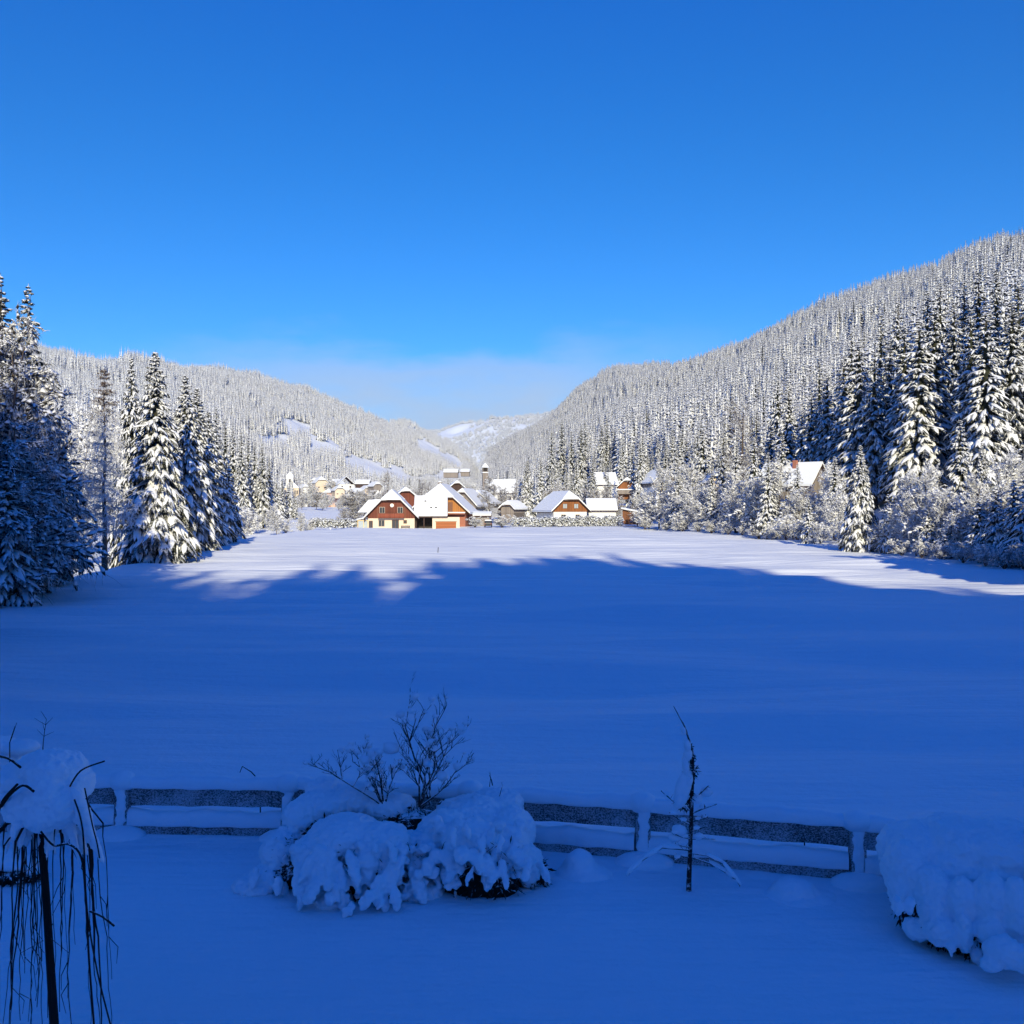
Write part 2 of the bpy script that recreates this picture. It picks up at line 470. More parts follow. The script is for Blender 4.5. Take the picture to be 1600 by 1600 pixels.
def sub_mesh(name, faces_list):
    used = np.unique(np.concatenate([f.ravel() for f in faces_list])); mp_ = np.full(len(V), -1, np.int64); mp_[used] = np.arange(len(used))
    return link(name, make_mesh(name, V[used], [mp_[f] for f in faces_list], [M_GROUND], smooth=True))
tag(sub_mesh('snow_field_ground', [Q[~ishill], fan]), kind='structure')
tag(sub_mesh('hills', [Q[ishill]]), kind='structure')

# ---------------------------------------------------------------- trees
def frond_mesh(P, D, L, Wd, droop, rng, lod, snowy=1.0):
    """needle fronds with a pad of snow on top. returns V, [faces], [material ids]"""
    n = len(P)
    X = D / np.linalg.norm(D, axis=1, keepdims=True)
    Yv = np.cross(np.array([0, 0, 1.0]), X); Yv /= np.linalg.norm(Yv, axis=1, keepdims=True) + 1e-9
    Zv = np.cross(X, Yv)
    if lod == 0:
        snow_t = np.array([(0.02,0,0.05),(0.5,-1.1,-0.1),(0.55,0,0.8),(0.5,1.1,-0.1),(1.05,0,-0.1)])
        snow_f3 = np.array([(0,2,1),(0,3,2),(1,2,4),(2,3,4)]); snow_f4 = np.zeros((0,4),int)
        ned_t = np.array([(0,0,-0.1),(0.5,-1.05,-0.2),(0.55,0,-0.75),(0.5,1.05,-0.2),(1.08,0,-0.25)])
        ned_f3 = np.array([(0,1,2),(0,2,3),(1,4,2),(2,4,3)]); ned_f4 = np.zeros((0,4),int)
    else:
        st = [(0.0,0,0.05)]
        for tx, s in ((0.14,0.62),(0.42,1.0),(0.74,0.82)):
            st += [(tx,-s,0),(tx,-0.5*s,0.60*s),(tx,0.5*s,0.66*s),(tx,s,0)]
        st += [(1.03,0,0.02)]
        snow_t = np.array(st)
        snow_f3 = np.array([(0,2,1),(0,3,2),(0,4,3),(9,10,13),(10,11,13),(11,12,13)])
        snow_f4 = np.array([(a+k,a+k+1,a+k+5,a+k+4) for a in (1,5) for k in range(3)])
        nd = [(0.0,0,-0.05)]
        for tx, s in ((0.18,0.7),(0.48,1.1),(0.8,0.8)):
            nd += [(tx,-s*1.15,-0.1),(tx,0,-0.75*s),(tx,s*1.15,-0.1)]
        nd += [(1.12,0,-0.1)]
        # ragged fringe: pointed sprays hanging out of both sides
        fr = []
        for k, tx in enumerate((0.25,0.4,0.55,0.7,0.85)):
            for sg in (-1, 1):
                fr += [(tx-0.09,sg*0.5,-0.05),(tx+0.09,sg*0.6,-0.12),(tx+0.16,sg*(1.75-0.5*tx),-0.75)]
        ned_t = np.array(nd + fr)
        ned_f3 = np.array([(0,1,2),(0,2,3),(7,10,8),(8,10,9)] + [(11+3*k,12+3*k,13+3*k) for k in range(10)])
        ned_f4 = np.array([(a+k,a+k+3,a+k+4,a+k+1) for a in (1,4) for k in range(2)])
    def put(T, jit, wscale):
        T = np.broadcast_to(T, (n,) + T.shape).copy()
        T += rng.uniform(-jit, jit, T.shape) * np.array([0.5, 1, 0.8])
        l = L[:, None, None]; w = (Wd * wscale)[:, None, None]
        q = P[:, None] + X[:, None] * (T[..., :1] * l) + Yv[:, None] * (T[..., 1:2] * w) + Zv[:, None] * (T[..., 2:] * w)
        q[..., 2] -= droop[:, None] * L[:, None] * np.clip(T[..., 0], 0, 2) ** 2
        return q
    ws = np.where(rng.rand(n) < snowy, rng.uniform(0.75, 1.2, n), rng.uniform(0.2, 0.5, n))
    vs = put(snow_t, 0.13, ws); vs[..., 2] += (0.05 * Wd)[:, None]
    vn = put(ned_t, 0.16, np.ones(n))
    ns, nn = len(snow_t), len(ned_t)
    o1 = (np.arange(n) * ns)[:, None, None]; o2 = n * ns + (np.arange(n) * nn)[:, None, None]
    polys, mi = [], []
    for f, o, m in ((snow_f3, o1, 0), (snow_f4, o1, 0), (ned_f3, o2, 1), (ned_f4, o2, 1)):
        if len(f): polys.append((f[None] + o).reshape(-1, f.shape[1])); mi.append(m)
    return np.concatenate([vs.reshape(-1, 3), vn.reshape(-1, 3)]), polys, mi

def spruce_crown(seed, H, Rb, whorls, per, sides, lod, bare=0.06, snowy=0.9, shape=0.85, heart=None):
    """H height, Rb radius at the foot; returns V, polys, mi"""
    rng = np.random.RandomState(seed)
    P, D, L, Wd, Dr = [], [], [], [], []
    nb = int(whorls * per * 0.82)
    for w in range(nb):
        t = ((w + rng.rand()) / nb) ** 1.12
        t = min(t, 0.985)
        tw = (round(t * whorls) + 0.0) / whorls                      # loosely gathered into whorls
        t = t * 0.55 + tw * 0.45 + rng.uniform(-0.008, 0.008); t = min(max(t, 0.0), 0.985)
        z = H * (bare + (1 - bare) * t)
        r = Rb * (1 - t) ** shape + 0.10 + 0.012 * H * (1 - t)
        if t < 0.08: r *= 0.86
        a = w * 2.39996 + rng.uniform(-0.5, 0.5)
        rr = r * rng.choice([rng.uniform(0.55, 0.8), rng.uniform(0.85, 1.05), rng.uniform(0.95, 1.18)])
        sl = -0.32 + 0.55 * t * t + rng.uniform(-0.14, 0.14)         # drooping low down, lifted near the top
        d = np.array([math.cos(a), math.sin(a), sl])
        dr = 0.30 * (1 - 0.75 * t) + rng.uniform(-0.05, 0.1)
        base = np.array([0, 0, z + 0.10 * rr]) + d * rr * 0.06
        P.append(base); D.append(d); L.append(rr * 0.95); Wd.append(max(0.085 * rr, 0.10) * rng.uniform(0.8, 1.3) * (1 if lod else 2.6)); Dr.append(dr)
        for s in range(sides):
            q = 0.30 + 0.62 * (s // 2 + rng.uniform(-0.4, 0.4)) / max(1, sides / 2)
            q = min(max(q, 0.15), 0.97)
            sg = 1 if s % 2 else -1
            aa = a + sg * rng.uniform(0.45, 0.95)
            l2 = rr * rng.uniform(0.24, 0.44) * (1.15 - 0.45 * q)
            pp = base + d * (rr * 0.95 * q); pp[2] -= dr * rr * 0.95 * q * q
            P.append(pp); D.append(np.array([math.cos(aa), math.sin(aa), sl - 2 * dr * q * 0.6 - rng.uniform(0.1, 0.45)])); L.append(l2)
            Wd.append(max(0.22 * l2, 0.085) * rng.uniform(0.75, 1.3)); Dr.append(rng.uniform(0.25, 0.6))
    P.append(np.array([0, 0, H * 0.965])); D.append(np.array([0.03, 0.02, 1.0])); L.append(H * 0.035); Wd.append(0.02 if lod else 0.05); Dr.append(0.0)
    Vc, polys, mi = frond_mesh(np.array(P), np.array(D), np.array(L), np.array(Wd), np.array(Dr), rng, lod, snowy)
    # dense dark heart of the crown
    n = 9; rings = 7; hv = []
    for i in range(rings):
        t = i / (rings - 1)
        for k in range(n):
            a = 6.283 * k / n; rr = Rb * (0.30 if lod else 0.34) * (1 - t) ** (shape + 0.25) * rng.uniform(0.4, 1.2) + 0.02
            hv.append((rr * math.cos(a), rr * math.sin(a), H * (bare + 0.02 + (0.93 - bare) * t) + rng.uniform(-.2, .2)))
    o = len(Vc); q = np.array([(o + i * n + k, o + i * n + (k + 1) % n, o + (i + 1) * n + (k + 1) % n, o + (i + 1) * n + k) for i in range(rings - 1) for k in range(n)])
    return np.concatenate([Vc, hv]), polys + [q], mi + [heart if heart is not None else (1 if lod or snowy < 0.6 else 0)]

def seg_mesh(P0, P1, r0, r1, sides=3):
    n = len(P0); d = P1 - P0; d = d / (np.linalg.norm(d, axis=1, keepdims=True) + 1e-9)
    ref = np.where(np.abs(d[:, 2:3]) < 0.9, np.array([[0, 0, 1.0]]), np.array([[1.0, 0, 0]]))
    a = np.cross(d, ref); a /= np.linalg.norm(a, axis=1, keepdims=True) + 1e-9; b = np.cross(a, d)
    v = np.zeros((n, 2 * sides, 3))
    for k in range(sides):
        t = 6.2832 * k / sides + 0.52
        o = a * math.cos(t) + b * math.sin(t)
        v[:, k] = P0 + o * r0[:, None]; v[:, sides + k] = P1 + o * r1[:, None]
    f = np.array([(k, (k + 1) % sides, sides + (k + 1) % sides, sides + k) for k in range(sides)])
    return v.reshape(-1, 3), (f[None] + (np.arange(n) * 2 * sides)[:, None, None]).reshape(-1, 4)

def branches(rng, P, D, L, r, nseg, bend, up, wob=0.12):
    """grow branches as chains: returns segment arrays and the point, direction, length, radius lists along them"""
    n = len(P); p = P.copy(); d = D / (np.linalg.norm(D, axis=1, keepdims=True) + 1e-9)
    S0, S1, R0, R1, DD, TT, ID = [], [], [], [], [], [], []
    for k in range(nseg):
        d2 = d + rng.normal(0, wob, d.shape); d2[:, 2] += bend * (1 if np.isscalar(up) else up)
        d2 /= np.linalg.norm(d2, axis=1, keepdims=True) + 1e-9
        q = p + d2 * (L / nseg)[:, None]
        S0.append(p); S1.append(q); R0.append(r * (1 - 0.75 * k / nseg)); R1.append(r * (1 - 0.75 * (k + 1) / nseg)); DD.append(d2)
        ID.append(np.arange(n)); TT.append(np.full(n, k / nseg))
        p = q; d = d2
    c = np.concatenate
    return c(S0), c(S1), c(R0), c(R1), c(DD), c(TT), c(ID)

def children(rng, seg, L, per_len, ang, lo=0.15, count=None):
    """pick spots on a set of segments and return child positions/directions/parent length"""
    S0, S1, R0, R1, DD, TT, ID = seg
    pick = rng.randint(0, len(S0), count)
    keep = TT[pick] >= lo; pick = pick[keep]
    f = rng.rand(len(pick), 1)
    P = S0[pick] * (1 - f) + S1[pick] * f
    rd = rng.normal(0, 1, (len(pick), 3)); d = DD[pick]
    rd -= d * (rd * d).sum(1, keepdims=True); rd /= np.linalg.norm(rd, axis=1, keepdims=True) + 1e-9
    D = d * math.cos(ang) + rd * math.sin(ang)
    return P, D, L[ID[pick]], R0[pick], TT[pick]

def frosted_crown(seed, H, spread, n1=26, n2=230, n3=1900, bend1=0.05, bend2=0.0, bend3=-0.05, lean=0.9, stems=1, tw=0.022, lo=0.25, l2=0.42, l3=0.30, lump=0.5):
    rng = np.random.RandomState(seed)
    # trunk / stems
    if stems == 1: P = np.zeros((1, 3)); D = np.array([[rng.uniform(-.05, .05), rng.uniform(-.05, .05), 1.0]])
    else:
        a = rng.uniform(0, 6.28, stems); P = np.stack([np.cos(a) * 0.06, np.sin(a) * 0.06, a * 0], -1)
        D = np.stack([np.cos(a) * lean * rng.uniform(.2, 1, stems), np.sin(a) * lean * rng.uniform(.2, 1, stems), np.ones(stems)], -1)
    L = H * 0.92 * rng.uniform(0.75, 1.0, len(P)) if stems > 1 else np.full(len(P), H * 0.92)
    t = branches(rng, P, D, L, np.full(len(P), 0.014 * H if stems == 1 else 0.008 * H), 8, 0.0, 1, 0.05)
    P1, D1, L1, r1, t1 = children(rng, t, L, 0, 1.05, lo, n1 * 2)
    P1, D1, L1, r1, t1 = P1[:n1], D1[:n1], L1[:n1], r1[:n1], t1[:n1]
    l1 = spread * (1.15 - 0.75 * t1) * rng.uniform(0.7, 1.15, len(P1))
    b1 = branches(rng, P1, D1, l1, r1 * 0.5, 4, bend1, 1)
    P2, D2, L2, r2, t2 = children(rng, b1, l1, 0, 0.8, 0.0, n2)
    ll2 = L2 * l2 * rng.uniform(0.6, 1.2, len(P2))
    b2 = branches(rng, P2, D2, ll2, np.full(len(P2), tw * 1.25), 3, bend2, 1, 0.16)
    P3, D3, L3, r3, t3 = children(rng, b2, ll2, 0, 0.75, 0.0, n3)
    ll3 = np.maximum(L3 * l3 * rng.uniform(0.6, 1.5, len(P3)) * 1.6, 0.18)
    b3 = branches(rng, P3, D3, ll3, np.full(len(P3), tw), 2, bend3, 1, 0.2)
    out = []
    for b, sd in ((t, 6), (b1, 4), (b2, 3), (b3, 3)): out.append(seg_mesh(b[0], b[1], b[2], b[3], sd))
    # lumps of snow caught on the branches
    A = np.concatenate([b1[0], b2[0], b2[0] * 0.5 + b2[1] * 0.5]); B = np.concatenate([b1[1], b2[1], b2[1]])
    pk = rng.rand(len(A)) < lump; A, B = A[pk], B[pk]; dv = B - A
    dv = np.where(np.abs(dv[:, 2:3]) > 0.9 * np.linalg.norm(dv, axis=1, keepdims=True), dv + np.array([[0.4, 0.2, 0]]), dv)
    ln = np.linalg.norm(dv, axis=1) * rng.uniform(0.8, 1.5, len(A))
    if len(A):
        Yv = np.cross(np.array([0, 0, 1.0]), dv); Yv /= np.linalg.norm(Yv, axis=1, keepdims=True) + 1e-9
        X = dv / (np.linalg.norm(dv, axis=1, keepdims=True) + 1e-9); Zv = np.cross(X, Yv)
        w = np.clip(ln * rng.uniform(0.16, 0.34, len(A)), 0.05, 0.30)
        T = np.array([(0.0,0,0),(0.45,-1,-0.15),(0.5,0.1,0.9),(0.5,1,-0.15),(1.0,0,0),(0.5,0,-0.5)])
        T = np.broadcast_to(T, (len(A), 6, 3)) + rng.uniform(-.15, .15, (len(A), 6, 3))
        q = A[:, None] + X[:, None] * (T[..., :1] * ln[:, None, None]) + Yv[:, None] * (T[..., 1:2] * w[:, None, None]) + Zv[:, None] * (T[..., 2:] * w[:, None, None])
        f = np.array([(0,2,1),(0,3,2),(1,2,4),(2,3,4),(0,1,5),(0,5,3),(1,4,5),(3,5,4)])
        out.append((q.reshape(-1, 3), (f[None] + (np.arange(len(A)) * 6)[:, None, None]).reshape(-1, 3)))
    return out
def join(parts):
    Vs, Fs, o = [], [], 0
    for v, f in parts: Vs.append(v); Fs.append(f + o); o += len(v)
    return np.concatenate(Vs), Fs

def trunk_mesh(H, r, seed):
    rng = random.Random(seed); m = MB()
    pts = [(rng.uniform(-.02, .02) * i, rng.uniform(-.02, .02) * i, H * i / 7 - (0.4 if i == 0 else 0)) for i in range(8)]
    m.tube(pts, [r * (1.25 if i == 0 else 1 - i / 7.3) for i in range(8)], 8)
    me = bpy.data.meshes.new('trunk'); me.from_pydata(m.v, [], m.f); me.materials.append(M_TRUNK); me.update()
    return me
PROTO = {}
def proto_spruce(key, seed, H, Rb, whorls, per, sides, lod, **k):
    v, p, mi = spruce_crown(seed, H, Rb, whorls, per, sides, lod, **k)
    PROTO[key] = (trunk_mesh(H * 0.96, 0.017 * H, seed), make_mesh('crown', v, p, [M_TSNOW, M_NEEDLE], mi), H)
def proto_frost(key, seed, H, mats=None, **k):
    parts = frosted_crown(seed, H, **k)
    tr = make_mesh('trunk', parts[0][0], [parts[0][1]], [M_TRUNK])
    v, f = join(parts[1:])
    PROTO[key] = (tr, make_mesh('crown', v, f, mats or [M_FROST]), H)
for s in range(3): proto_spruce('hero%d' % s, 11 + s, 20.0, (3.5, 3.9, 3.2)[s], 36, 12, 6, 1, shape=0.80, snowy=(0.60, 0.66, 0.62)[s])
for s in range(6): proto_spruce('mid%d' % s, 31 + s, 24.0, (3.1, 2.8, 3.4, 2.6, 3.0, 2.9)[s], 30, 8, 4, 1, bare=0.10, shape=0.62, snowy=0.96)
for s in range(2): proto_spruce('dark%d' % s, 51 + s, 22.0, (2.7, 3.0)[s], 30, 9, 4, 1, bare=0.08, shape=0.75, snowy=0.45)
for s in range(3): proto_spruce('small%d' % s, 61 + s, 8.0, (1.9, 2.3, 2.0)[s], 17, 9, 4, 1, bare=0.03, shape=0.85)
for s in range(5): proto_frost('frost%d' % s, 71 + s, 10.0, spread=(3.0, 3.4, 2.7, 3.2, 3.0)[s], lo=0.06, stems=(3, 1, 4, 1, 5)[s], lean=0.28, n1=(60, 46, 66, 56, 70)[s], n2=520, n3=3600, tw=0.026, bend1=0.03)
for s in range(3): proto_frost('bush%d' % s, 81 + s, 5.0, spread=1.6, stems=13, lean=0.8, n1=90, n2=480, n3=2600, lo=0.05, tw=0.020, bend1=0.05, bend3=-0.1, lump=0.6)
for s in range(2): proto_frost('weep%d' % s, 91 + s, 14.0, mats=[M_FROST3], spread=5.0, bend1=-0.12, bend2=-0.25, bend3=-0.3, n1=60, n2=800, n3=6000, lo=0.10, tw=0.022, lump=0.8)
for s in range(3): proto_frost('grey%d' % s, 171 + s, 10.0, mats=[M_FROST2], spread=3.1, lo=0.06, stems=(3, 1, 4)[s], lean=0.28, n1=60, n2=520, n3=3600, tw=0.028, bend1=0.03, lump=0.35)
for s in range(2): proto_frost('brown%d' % s, 95 + s, 12.0, mats=[M_FROST2], spread=3.2, lo=0.2, bend1=0.12, tw=0.02, lump=0.12)

def larch(seed, H):
    rng = np.random.RandomState(seed); Ps, Ds, Ls, Ts = [], [], [], []
    for w in range(44):
        t = (w + rng.rand()) / 44; z = H * (0.20 + 0.79 * t)
        for b in range(6):
            a = rng.uniform(0, 6.28); Ps.append((0, 0, z)); Ds.append((math.cos(a), math.sin(a), 0.05 + 0.35 * t))
            Ls.append((2.6 * (1 - t) ** 0.75 + 0.25) * rng.uniform(0.6, 1.1)); Ts.append(t)
    Ps, Ds, Ls = np.array(Ps), np.array(Ds), np.array(Ls)
    b1 = branches(rng, Ps, Ds, Ls, np.full(len(Ps), 0.03), 4, -0.06, 1, 0.1)
    P2, D2, L2, r2, t2 = children(rng, b1, Ls, 0, 0.9, 0.0, 5600)
    l2 = np.clip(L2 * 0.30 * rng.uniform(0.5, 1.3, len(P2)), 0.15, 0.9)
    b2 = branches(rng, P2, D2, l2, np.full(len(P2), 0.021), 2, -0.25, 1, 0.2)
    polys, mis, Vs, o = [], [], [], 0
    for b in (b1, b2):
        v, f = seg_mesh(b[0], b[1], b[2], b[3], 3)
        zc = b[0][:, 2] + rng.normal(0, 0.05 * H, len(b[0])); m = np.repeat(np.where(zc > 0.80 * H, 1, 0), 3)
        Vs.append(v); polys.append(f + o); mis.append(m); o += len(v)
    PROTO['larch'] = (trunk_mesh(H * 0.98, 0.014 * H, seed), make_mesh('crown', np.concatenate(Vs), polys, [M_FROST, M_BROWN], mis), H)
larch(5, 15.5)

TREE_COUNT = {}
def tree(proto, name, u, Y, vtop, label, cat='tree', group=None, wide=1.0, rz=None, sink=0.0, X=None):
    tr, cr, H = PROTO[proto]
    x = PX(u, Y) if X is None else X
    z = hz(x, Y) - sink
    h = PZ(vtop, Y) - z
    s = h / H
    rr = random.Random(int(u * 31 + Y * 17))
    o = empty(name, (x, Y, z), rr.uniform(0, 6.28) if rz is None else rz, (s * wide, s * wide, s))
    tag(o, label, cat, group)
    link('trunk', tr, o); link('crown', cr, o)
    return o
# ---------------------------------------------------------------- forests too dense to count: one object per wood
def scatter_object(name, label, pts, scl, rots, protos, idx):
    coll = bpy.data.collections.new(name + '_source')
    for k, me in enumerate(protos):
        coll.objects.link(bpy.data.objects.new('%s_source_tree_%02d' % (name, k), me))
    me = bpy.data.meshes.new(name)
    me.vertices.add(len(pts)); me.vertices.foreach_set('co', np.asarray(pts, np.float32).ravel())
    for nm, dt, key, arr in (('tree_scale', 'FLOAT_VECTOR', 'vector', np.asarray(scl, np.float32).ravel()),
                             ('tree_turn', 'FLOAT_VECTOR', 'vector', np.stack([0 * rots, 0 * rots, rots], -1).astype(np.float32).ravel()),
                             ('tree_kind', 'INT', 'value', np.asarray(idx, np.int32))):
        at = me.attributes.new(nm, dt, 'POINT'); at.data.foreach_set(key, arr)
    o = link(name, me); tag(o, label, 'forest', None, 'stuff')
    g = bpy.data.node_groups.new(name + '_nodes', 'GeometryNodeTree')
    g.interface.new_socket('Geometry', in_out='INPUT', socket_type='NodeSocketGeometry')
    g.interface.new_socket('Geometry', in_out='OUTPUT', socket_type='NodeSocketGeometry')
    gi = g.nodes.new('NodeGroupInput'); go = g.nodes.new('NodeGroupOutput')
    ip = g.nodes.new('GeometryNodeInstanceOnPoints'); ci = g.nodes.new('GeometryNodeCollectionInfo')
    ci.inputs['Collection'].default_value = coll; ci.inputs['Separate Children'].default_value = True; ci.inputs['Reset Children'].default_value = True
    def at(nm, dt):
        a = g.nodes.new('GeometryNodeInputNamedAttribute'); a.data_type = dt; a.inputs['Name'].default_value = nm; return a.outputs['Attribute']
    g.links.new(gi.outputs[0], ip.inputs['Points']); g.links.new(ci.outputs[0], ip.inputs['Instance'])
    ip.inputs['Pick Instance'].default_value = True
    g.links.new(at('tree_kind', 'INT'), ip.inputs['Instance Index'])
    g.links.new(at('tree_turn', 'FLOAT_VECTOR'), ip.inputs['Rotation'])
    g.links.new(at('tree_scale', 'FLOAT_VECTOR'), ip.inputs['Scale'])
    g.links.new(ip.outputs[0], go.inputs[0])
    md = o.modifiers.new('forest', 'NODES'); md.node_group = g
    return o
def low_tree(seed, H, Rb, wh, per, lod=0, sides=0, **k):
    v, p, mi = spruce_crown(seed, H, Rb, wh, per, sides, lod, **k)
    return v, p, mi
def low_mesh(name, *a, **k):
    v, p, mi = low_tree(*a, **k); return make_mesh(name, v, p, [M_TSNOW, M_NEEDLE2 if k.get('snowy', 1) > .6 else M_NEEDLE], mi)
def clump_mesh(name, seed, n, rad_):
    rng = np.random.RandomState(seed); Vs, Ps, Ms, o = [], [], [], 0
    for k in range(n):
        a = 6.28 * k / n + rng.rand(); d = rad_ * (0.25 + 0.75 * rng.rand()) * (0 if k == 0 else 1)
        v, p, mi = low_tree(seed * 10 + k, 22 * rng.uniform(.7, 1.1), 2.7, 9, 6, shape=0.75, snowy=0.9, heart=1)
        Vs.append(v + np.array([d * math.cos(a), d * math.sin(a), 0])); Ps += [q + o for q in p]; Ms += mi; o += len(v)
    return make_mesh(name, np.concatenate(Vs), Ps, [M_TSNOW, M_NEEDLE2], Ms)
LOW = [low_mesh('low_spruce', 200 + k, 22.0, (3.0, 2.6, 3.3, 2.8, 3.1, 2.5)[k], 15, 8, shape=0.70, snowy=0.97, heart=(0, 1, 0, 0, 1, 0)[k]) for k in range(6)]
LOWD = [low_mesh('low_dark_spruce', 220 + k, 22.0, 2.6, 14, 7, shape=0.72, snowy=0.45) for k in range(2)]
CL = [clump_mesh('spruce_clump', 240 + k, 6, 7.0) for k in range(6)]
frt = []
for k in range(2):
    parts = frosted_crown(260 + k, 13.0, spread=3.6, n1=24, n2=130, n3=700, tw=0.045, lo=0.15); v, f = join(parts)
    frt.append(make_mesh('low_frosted_tree', v, f, [M_FROST if k else M_FROST2]))

def wood(name, label, seed, T, expo, fade, u0, u1, y0, y1, area, keep, protos, smin, smax, limit_t=1.04, sink=0.5):
    rng = np.random.RandomState(seed)
    n = int((u1 - u0) / F * (y1 ** 2 - y0 ** 2) / 2 / area)
    y = np.sqrt(rng.uniform(y0 ** 2, y1 ** 2, n)); u = rng.uniform(u0, u1, n); x = (u - 800) / F * y
    r = np.interp(u, T[:, 0], T[:, 2]); b = np.interp(u, T[:, 0], T[:, 3]); t = (y - b) / (r - b)
    z = height(x, y); hh_ = hill(T, x, y, 16, expo, *fade)
    ok = (t > 0.0) & (t < limit_t) & (hh_ > 0.3)
    v = HV - (z - CZ) / y * F
    k, dark = keep(u, v, y, t, rng, x)
    ok &= k
    u, y, x, z, dark, v = [a[ok] for a in (u, y, x, z, dark, v)]
    s = rng.uniform(smin, smax, len(x)) * (0.8 + 0.5 * (vnoise(x / 40, y / 40) + 0.5))
    w = s * rng.uniform(0.85, 1.2, len(x))
    nl = len(protos[0]); idx = np.where(dark, nl + rng.randint(0, max(1, len(protos[1])), len(x)) if len(protos[1]) else 0, rng.randint(0, nl, len(x)))
    print(name, len(x))
    return scatter_object(name, label, np.stack([x, y, z - sink], -1), np.stack([w, w, s], -1), rng.uniform(0, 6.28, len(x)), protos[0] + protos[1], idx)

def stand_depth(u):      # how far back the separately built trees of the right slope reach
    return np.interp(u, [700, 900, 1000, 1100, 1200, 1400, 1700], [470, 440, 400, 300, 235, 190, 175])
def keep_right(u, v, y, t, rng, x):
    k = y > stand_depth(u)
    dn = vnoise(x / 70 + 3, y / 110); dark = rng.rand(len(u)) < np.clip(0.05 + 0.35 * (dn - 0.15), 0.03, 0.5)
    return k & (rng.rand(len(u)) < 0.92), dark
wood('spruce_forest', 'snow-white spruce forest covering the steep slope on the right up to the skyline', 1, T_R, 1.10, ((735, 765), None), 735, 1720, 150, 3100,
     30, keep_right, (LOW, LOWD), 0.72, 1.10)
def clear_left(u, v):
    def ell(cu, cv, a, b, rot=0.0):
        c, s = math.cos(rot), math.sin(rot); du, dv = u - cu, v - cv
        dv = dv - 5; b = b + 6
        return ((du * c + dv * s) / a) ** 2 + ((-du * s + dv * c) / b) ** 2 < 1
    m = ell(475, 672, 42, 9, 0.45) | ell(440, 686, 50, 5, -0.02) | ell(500, 690, 40, 7, 0.35) | ell(570, 729, 42, 10, 0.28) | ell(612, 738, 26, 5, 0.1) | ell(405, 640, 9, 4) | ell(466, 699, 60, 4, 0.12)
    m |= ell(705, 718, 22, 5, 0.5) | ell(670, 700, 26, 6, 0.6) | ell(150, 560, 40, 4, 0.1) | ell(660, 750, 60, 5, -0.15) | ell(706, 747, 36, 6, 0.0)
    isl = ell(470, 694, 16, 7, 0.1) | ell(498, 678, 10, 3, .4)
    return m & ~isl
def keep_left(u, v, y, t, rng, x):
    k = ~clear_left(u, v) & (rng.rand(len(u)) < 0.95)
    dn = vnoise(x / 150 + 3, y / 200)
    k &= ~((vnoise(x / 60 + 8, y / 60) > 0.36) & (rng.rand(len(u)) < 0.8))
    return k, dn > 9
wood('spruce_forest', 'pale snow-covered forest of small distant spruces on the long hill at left', 2, T_L, 1.12, (None, (745, 775)), -60, 770, 150, 3700,
     150, keep_left, (CL, []), 0.75, 1.05)
def keep_far(u, v, y, t, rng, x):
    f = fbm(x / 330, y / 260 + 4, 4)
    return (f > -0.30) | ((t > 0.96) & (rng.rand(len(u)) < 0.8)), f > 9
wood('spruce_forest', 'dark strips of far-off forest on the snowy mountain at the valley end', 3, T_F, 0.85, (None, None), 640, 900, 3900, 6400,
     420, keep_far, (CL, []), 0.7, 1.1, 1.03)

# trees on the ridge behind the viewer and along the field sides out of view: they throw the long shadows
rng = np.random.RandomState(4)
xr = np.repeat(np.arange(-110, 70, 1.9), 2); xr = xr + rng.uniform(-.9, .9, len(xr)); yr = RY + rng.uniform(-4, 4, len(xr))
hr_ = REAR_TREE * (1.0 + 0.35 * vnoise(xr / 5.0, xr * 0) + rng.uniform(-0.30, 0.12, len(xr)) + 0.35 * (rng.rand(len(xr)) < 0.06))
xb = rng.uniform(-110, 80, 50); yb = rng.uniform(-98, -34, 50)
wl = 34; sxl = -rng.uniform(21, 48, wl); syl = np.minimum(rng.uniform(16, 42, wl), (-sxl - 5.8) / 0.53); shl = 10 + 0.42 * (53 - syl) + rng.uniform(-4, 1.0, wl)
wr = 36; sxr = rng.uniform(36, 60, wr); syr = np.minimum(rng.uniform(44, 72, wr), (sxr - 6.5) / 0.53); shr = 4.0 + 0.42 * (95 - syr) * rng.uniform(0.8, 1.0, wr)
sx = np.concatenate([sxl, sxr]); sy_ = np.concatenate([syl, syr]); sh_ = np.concatenate([shl, shr])
X_ = np.concatenate([xr, xb, sx]); Y_ = np.concatenate([yr, yb, sy_]); H_ = np.concatenate([hr_, rng.uniform(10, 16, 50), sh_])
Z_ = height(X_, Y_)
scatter_object('spruce_forest', 'dark forest edge behind the viewpoint', np.stack([X_, Y_, Z_ - .4], -1), np.stack([H_ / 22 * 1.6, H_ / 22 * 1.6, H_ / 22], -1), rng.uniform(0, 6.28, len(X_)), LOW[:4], rng.randint(0, 4, len(X_)))

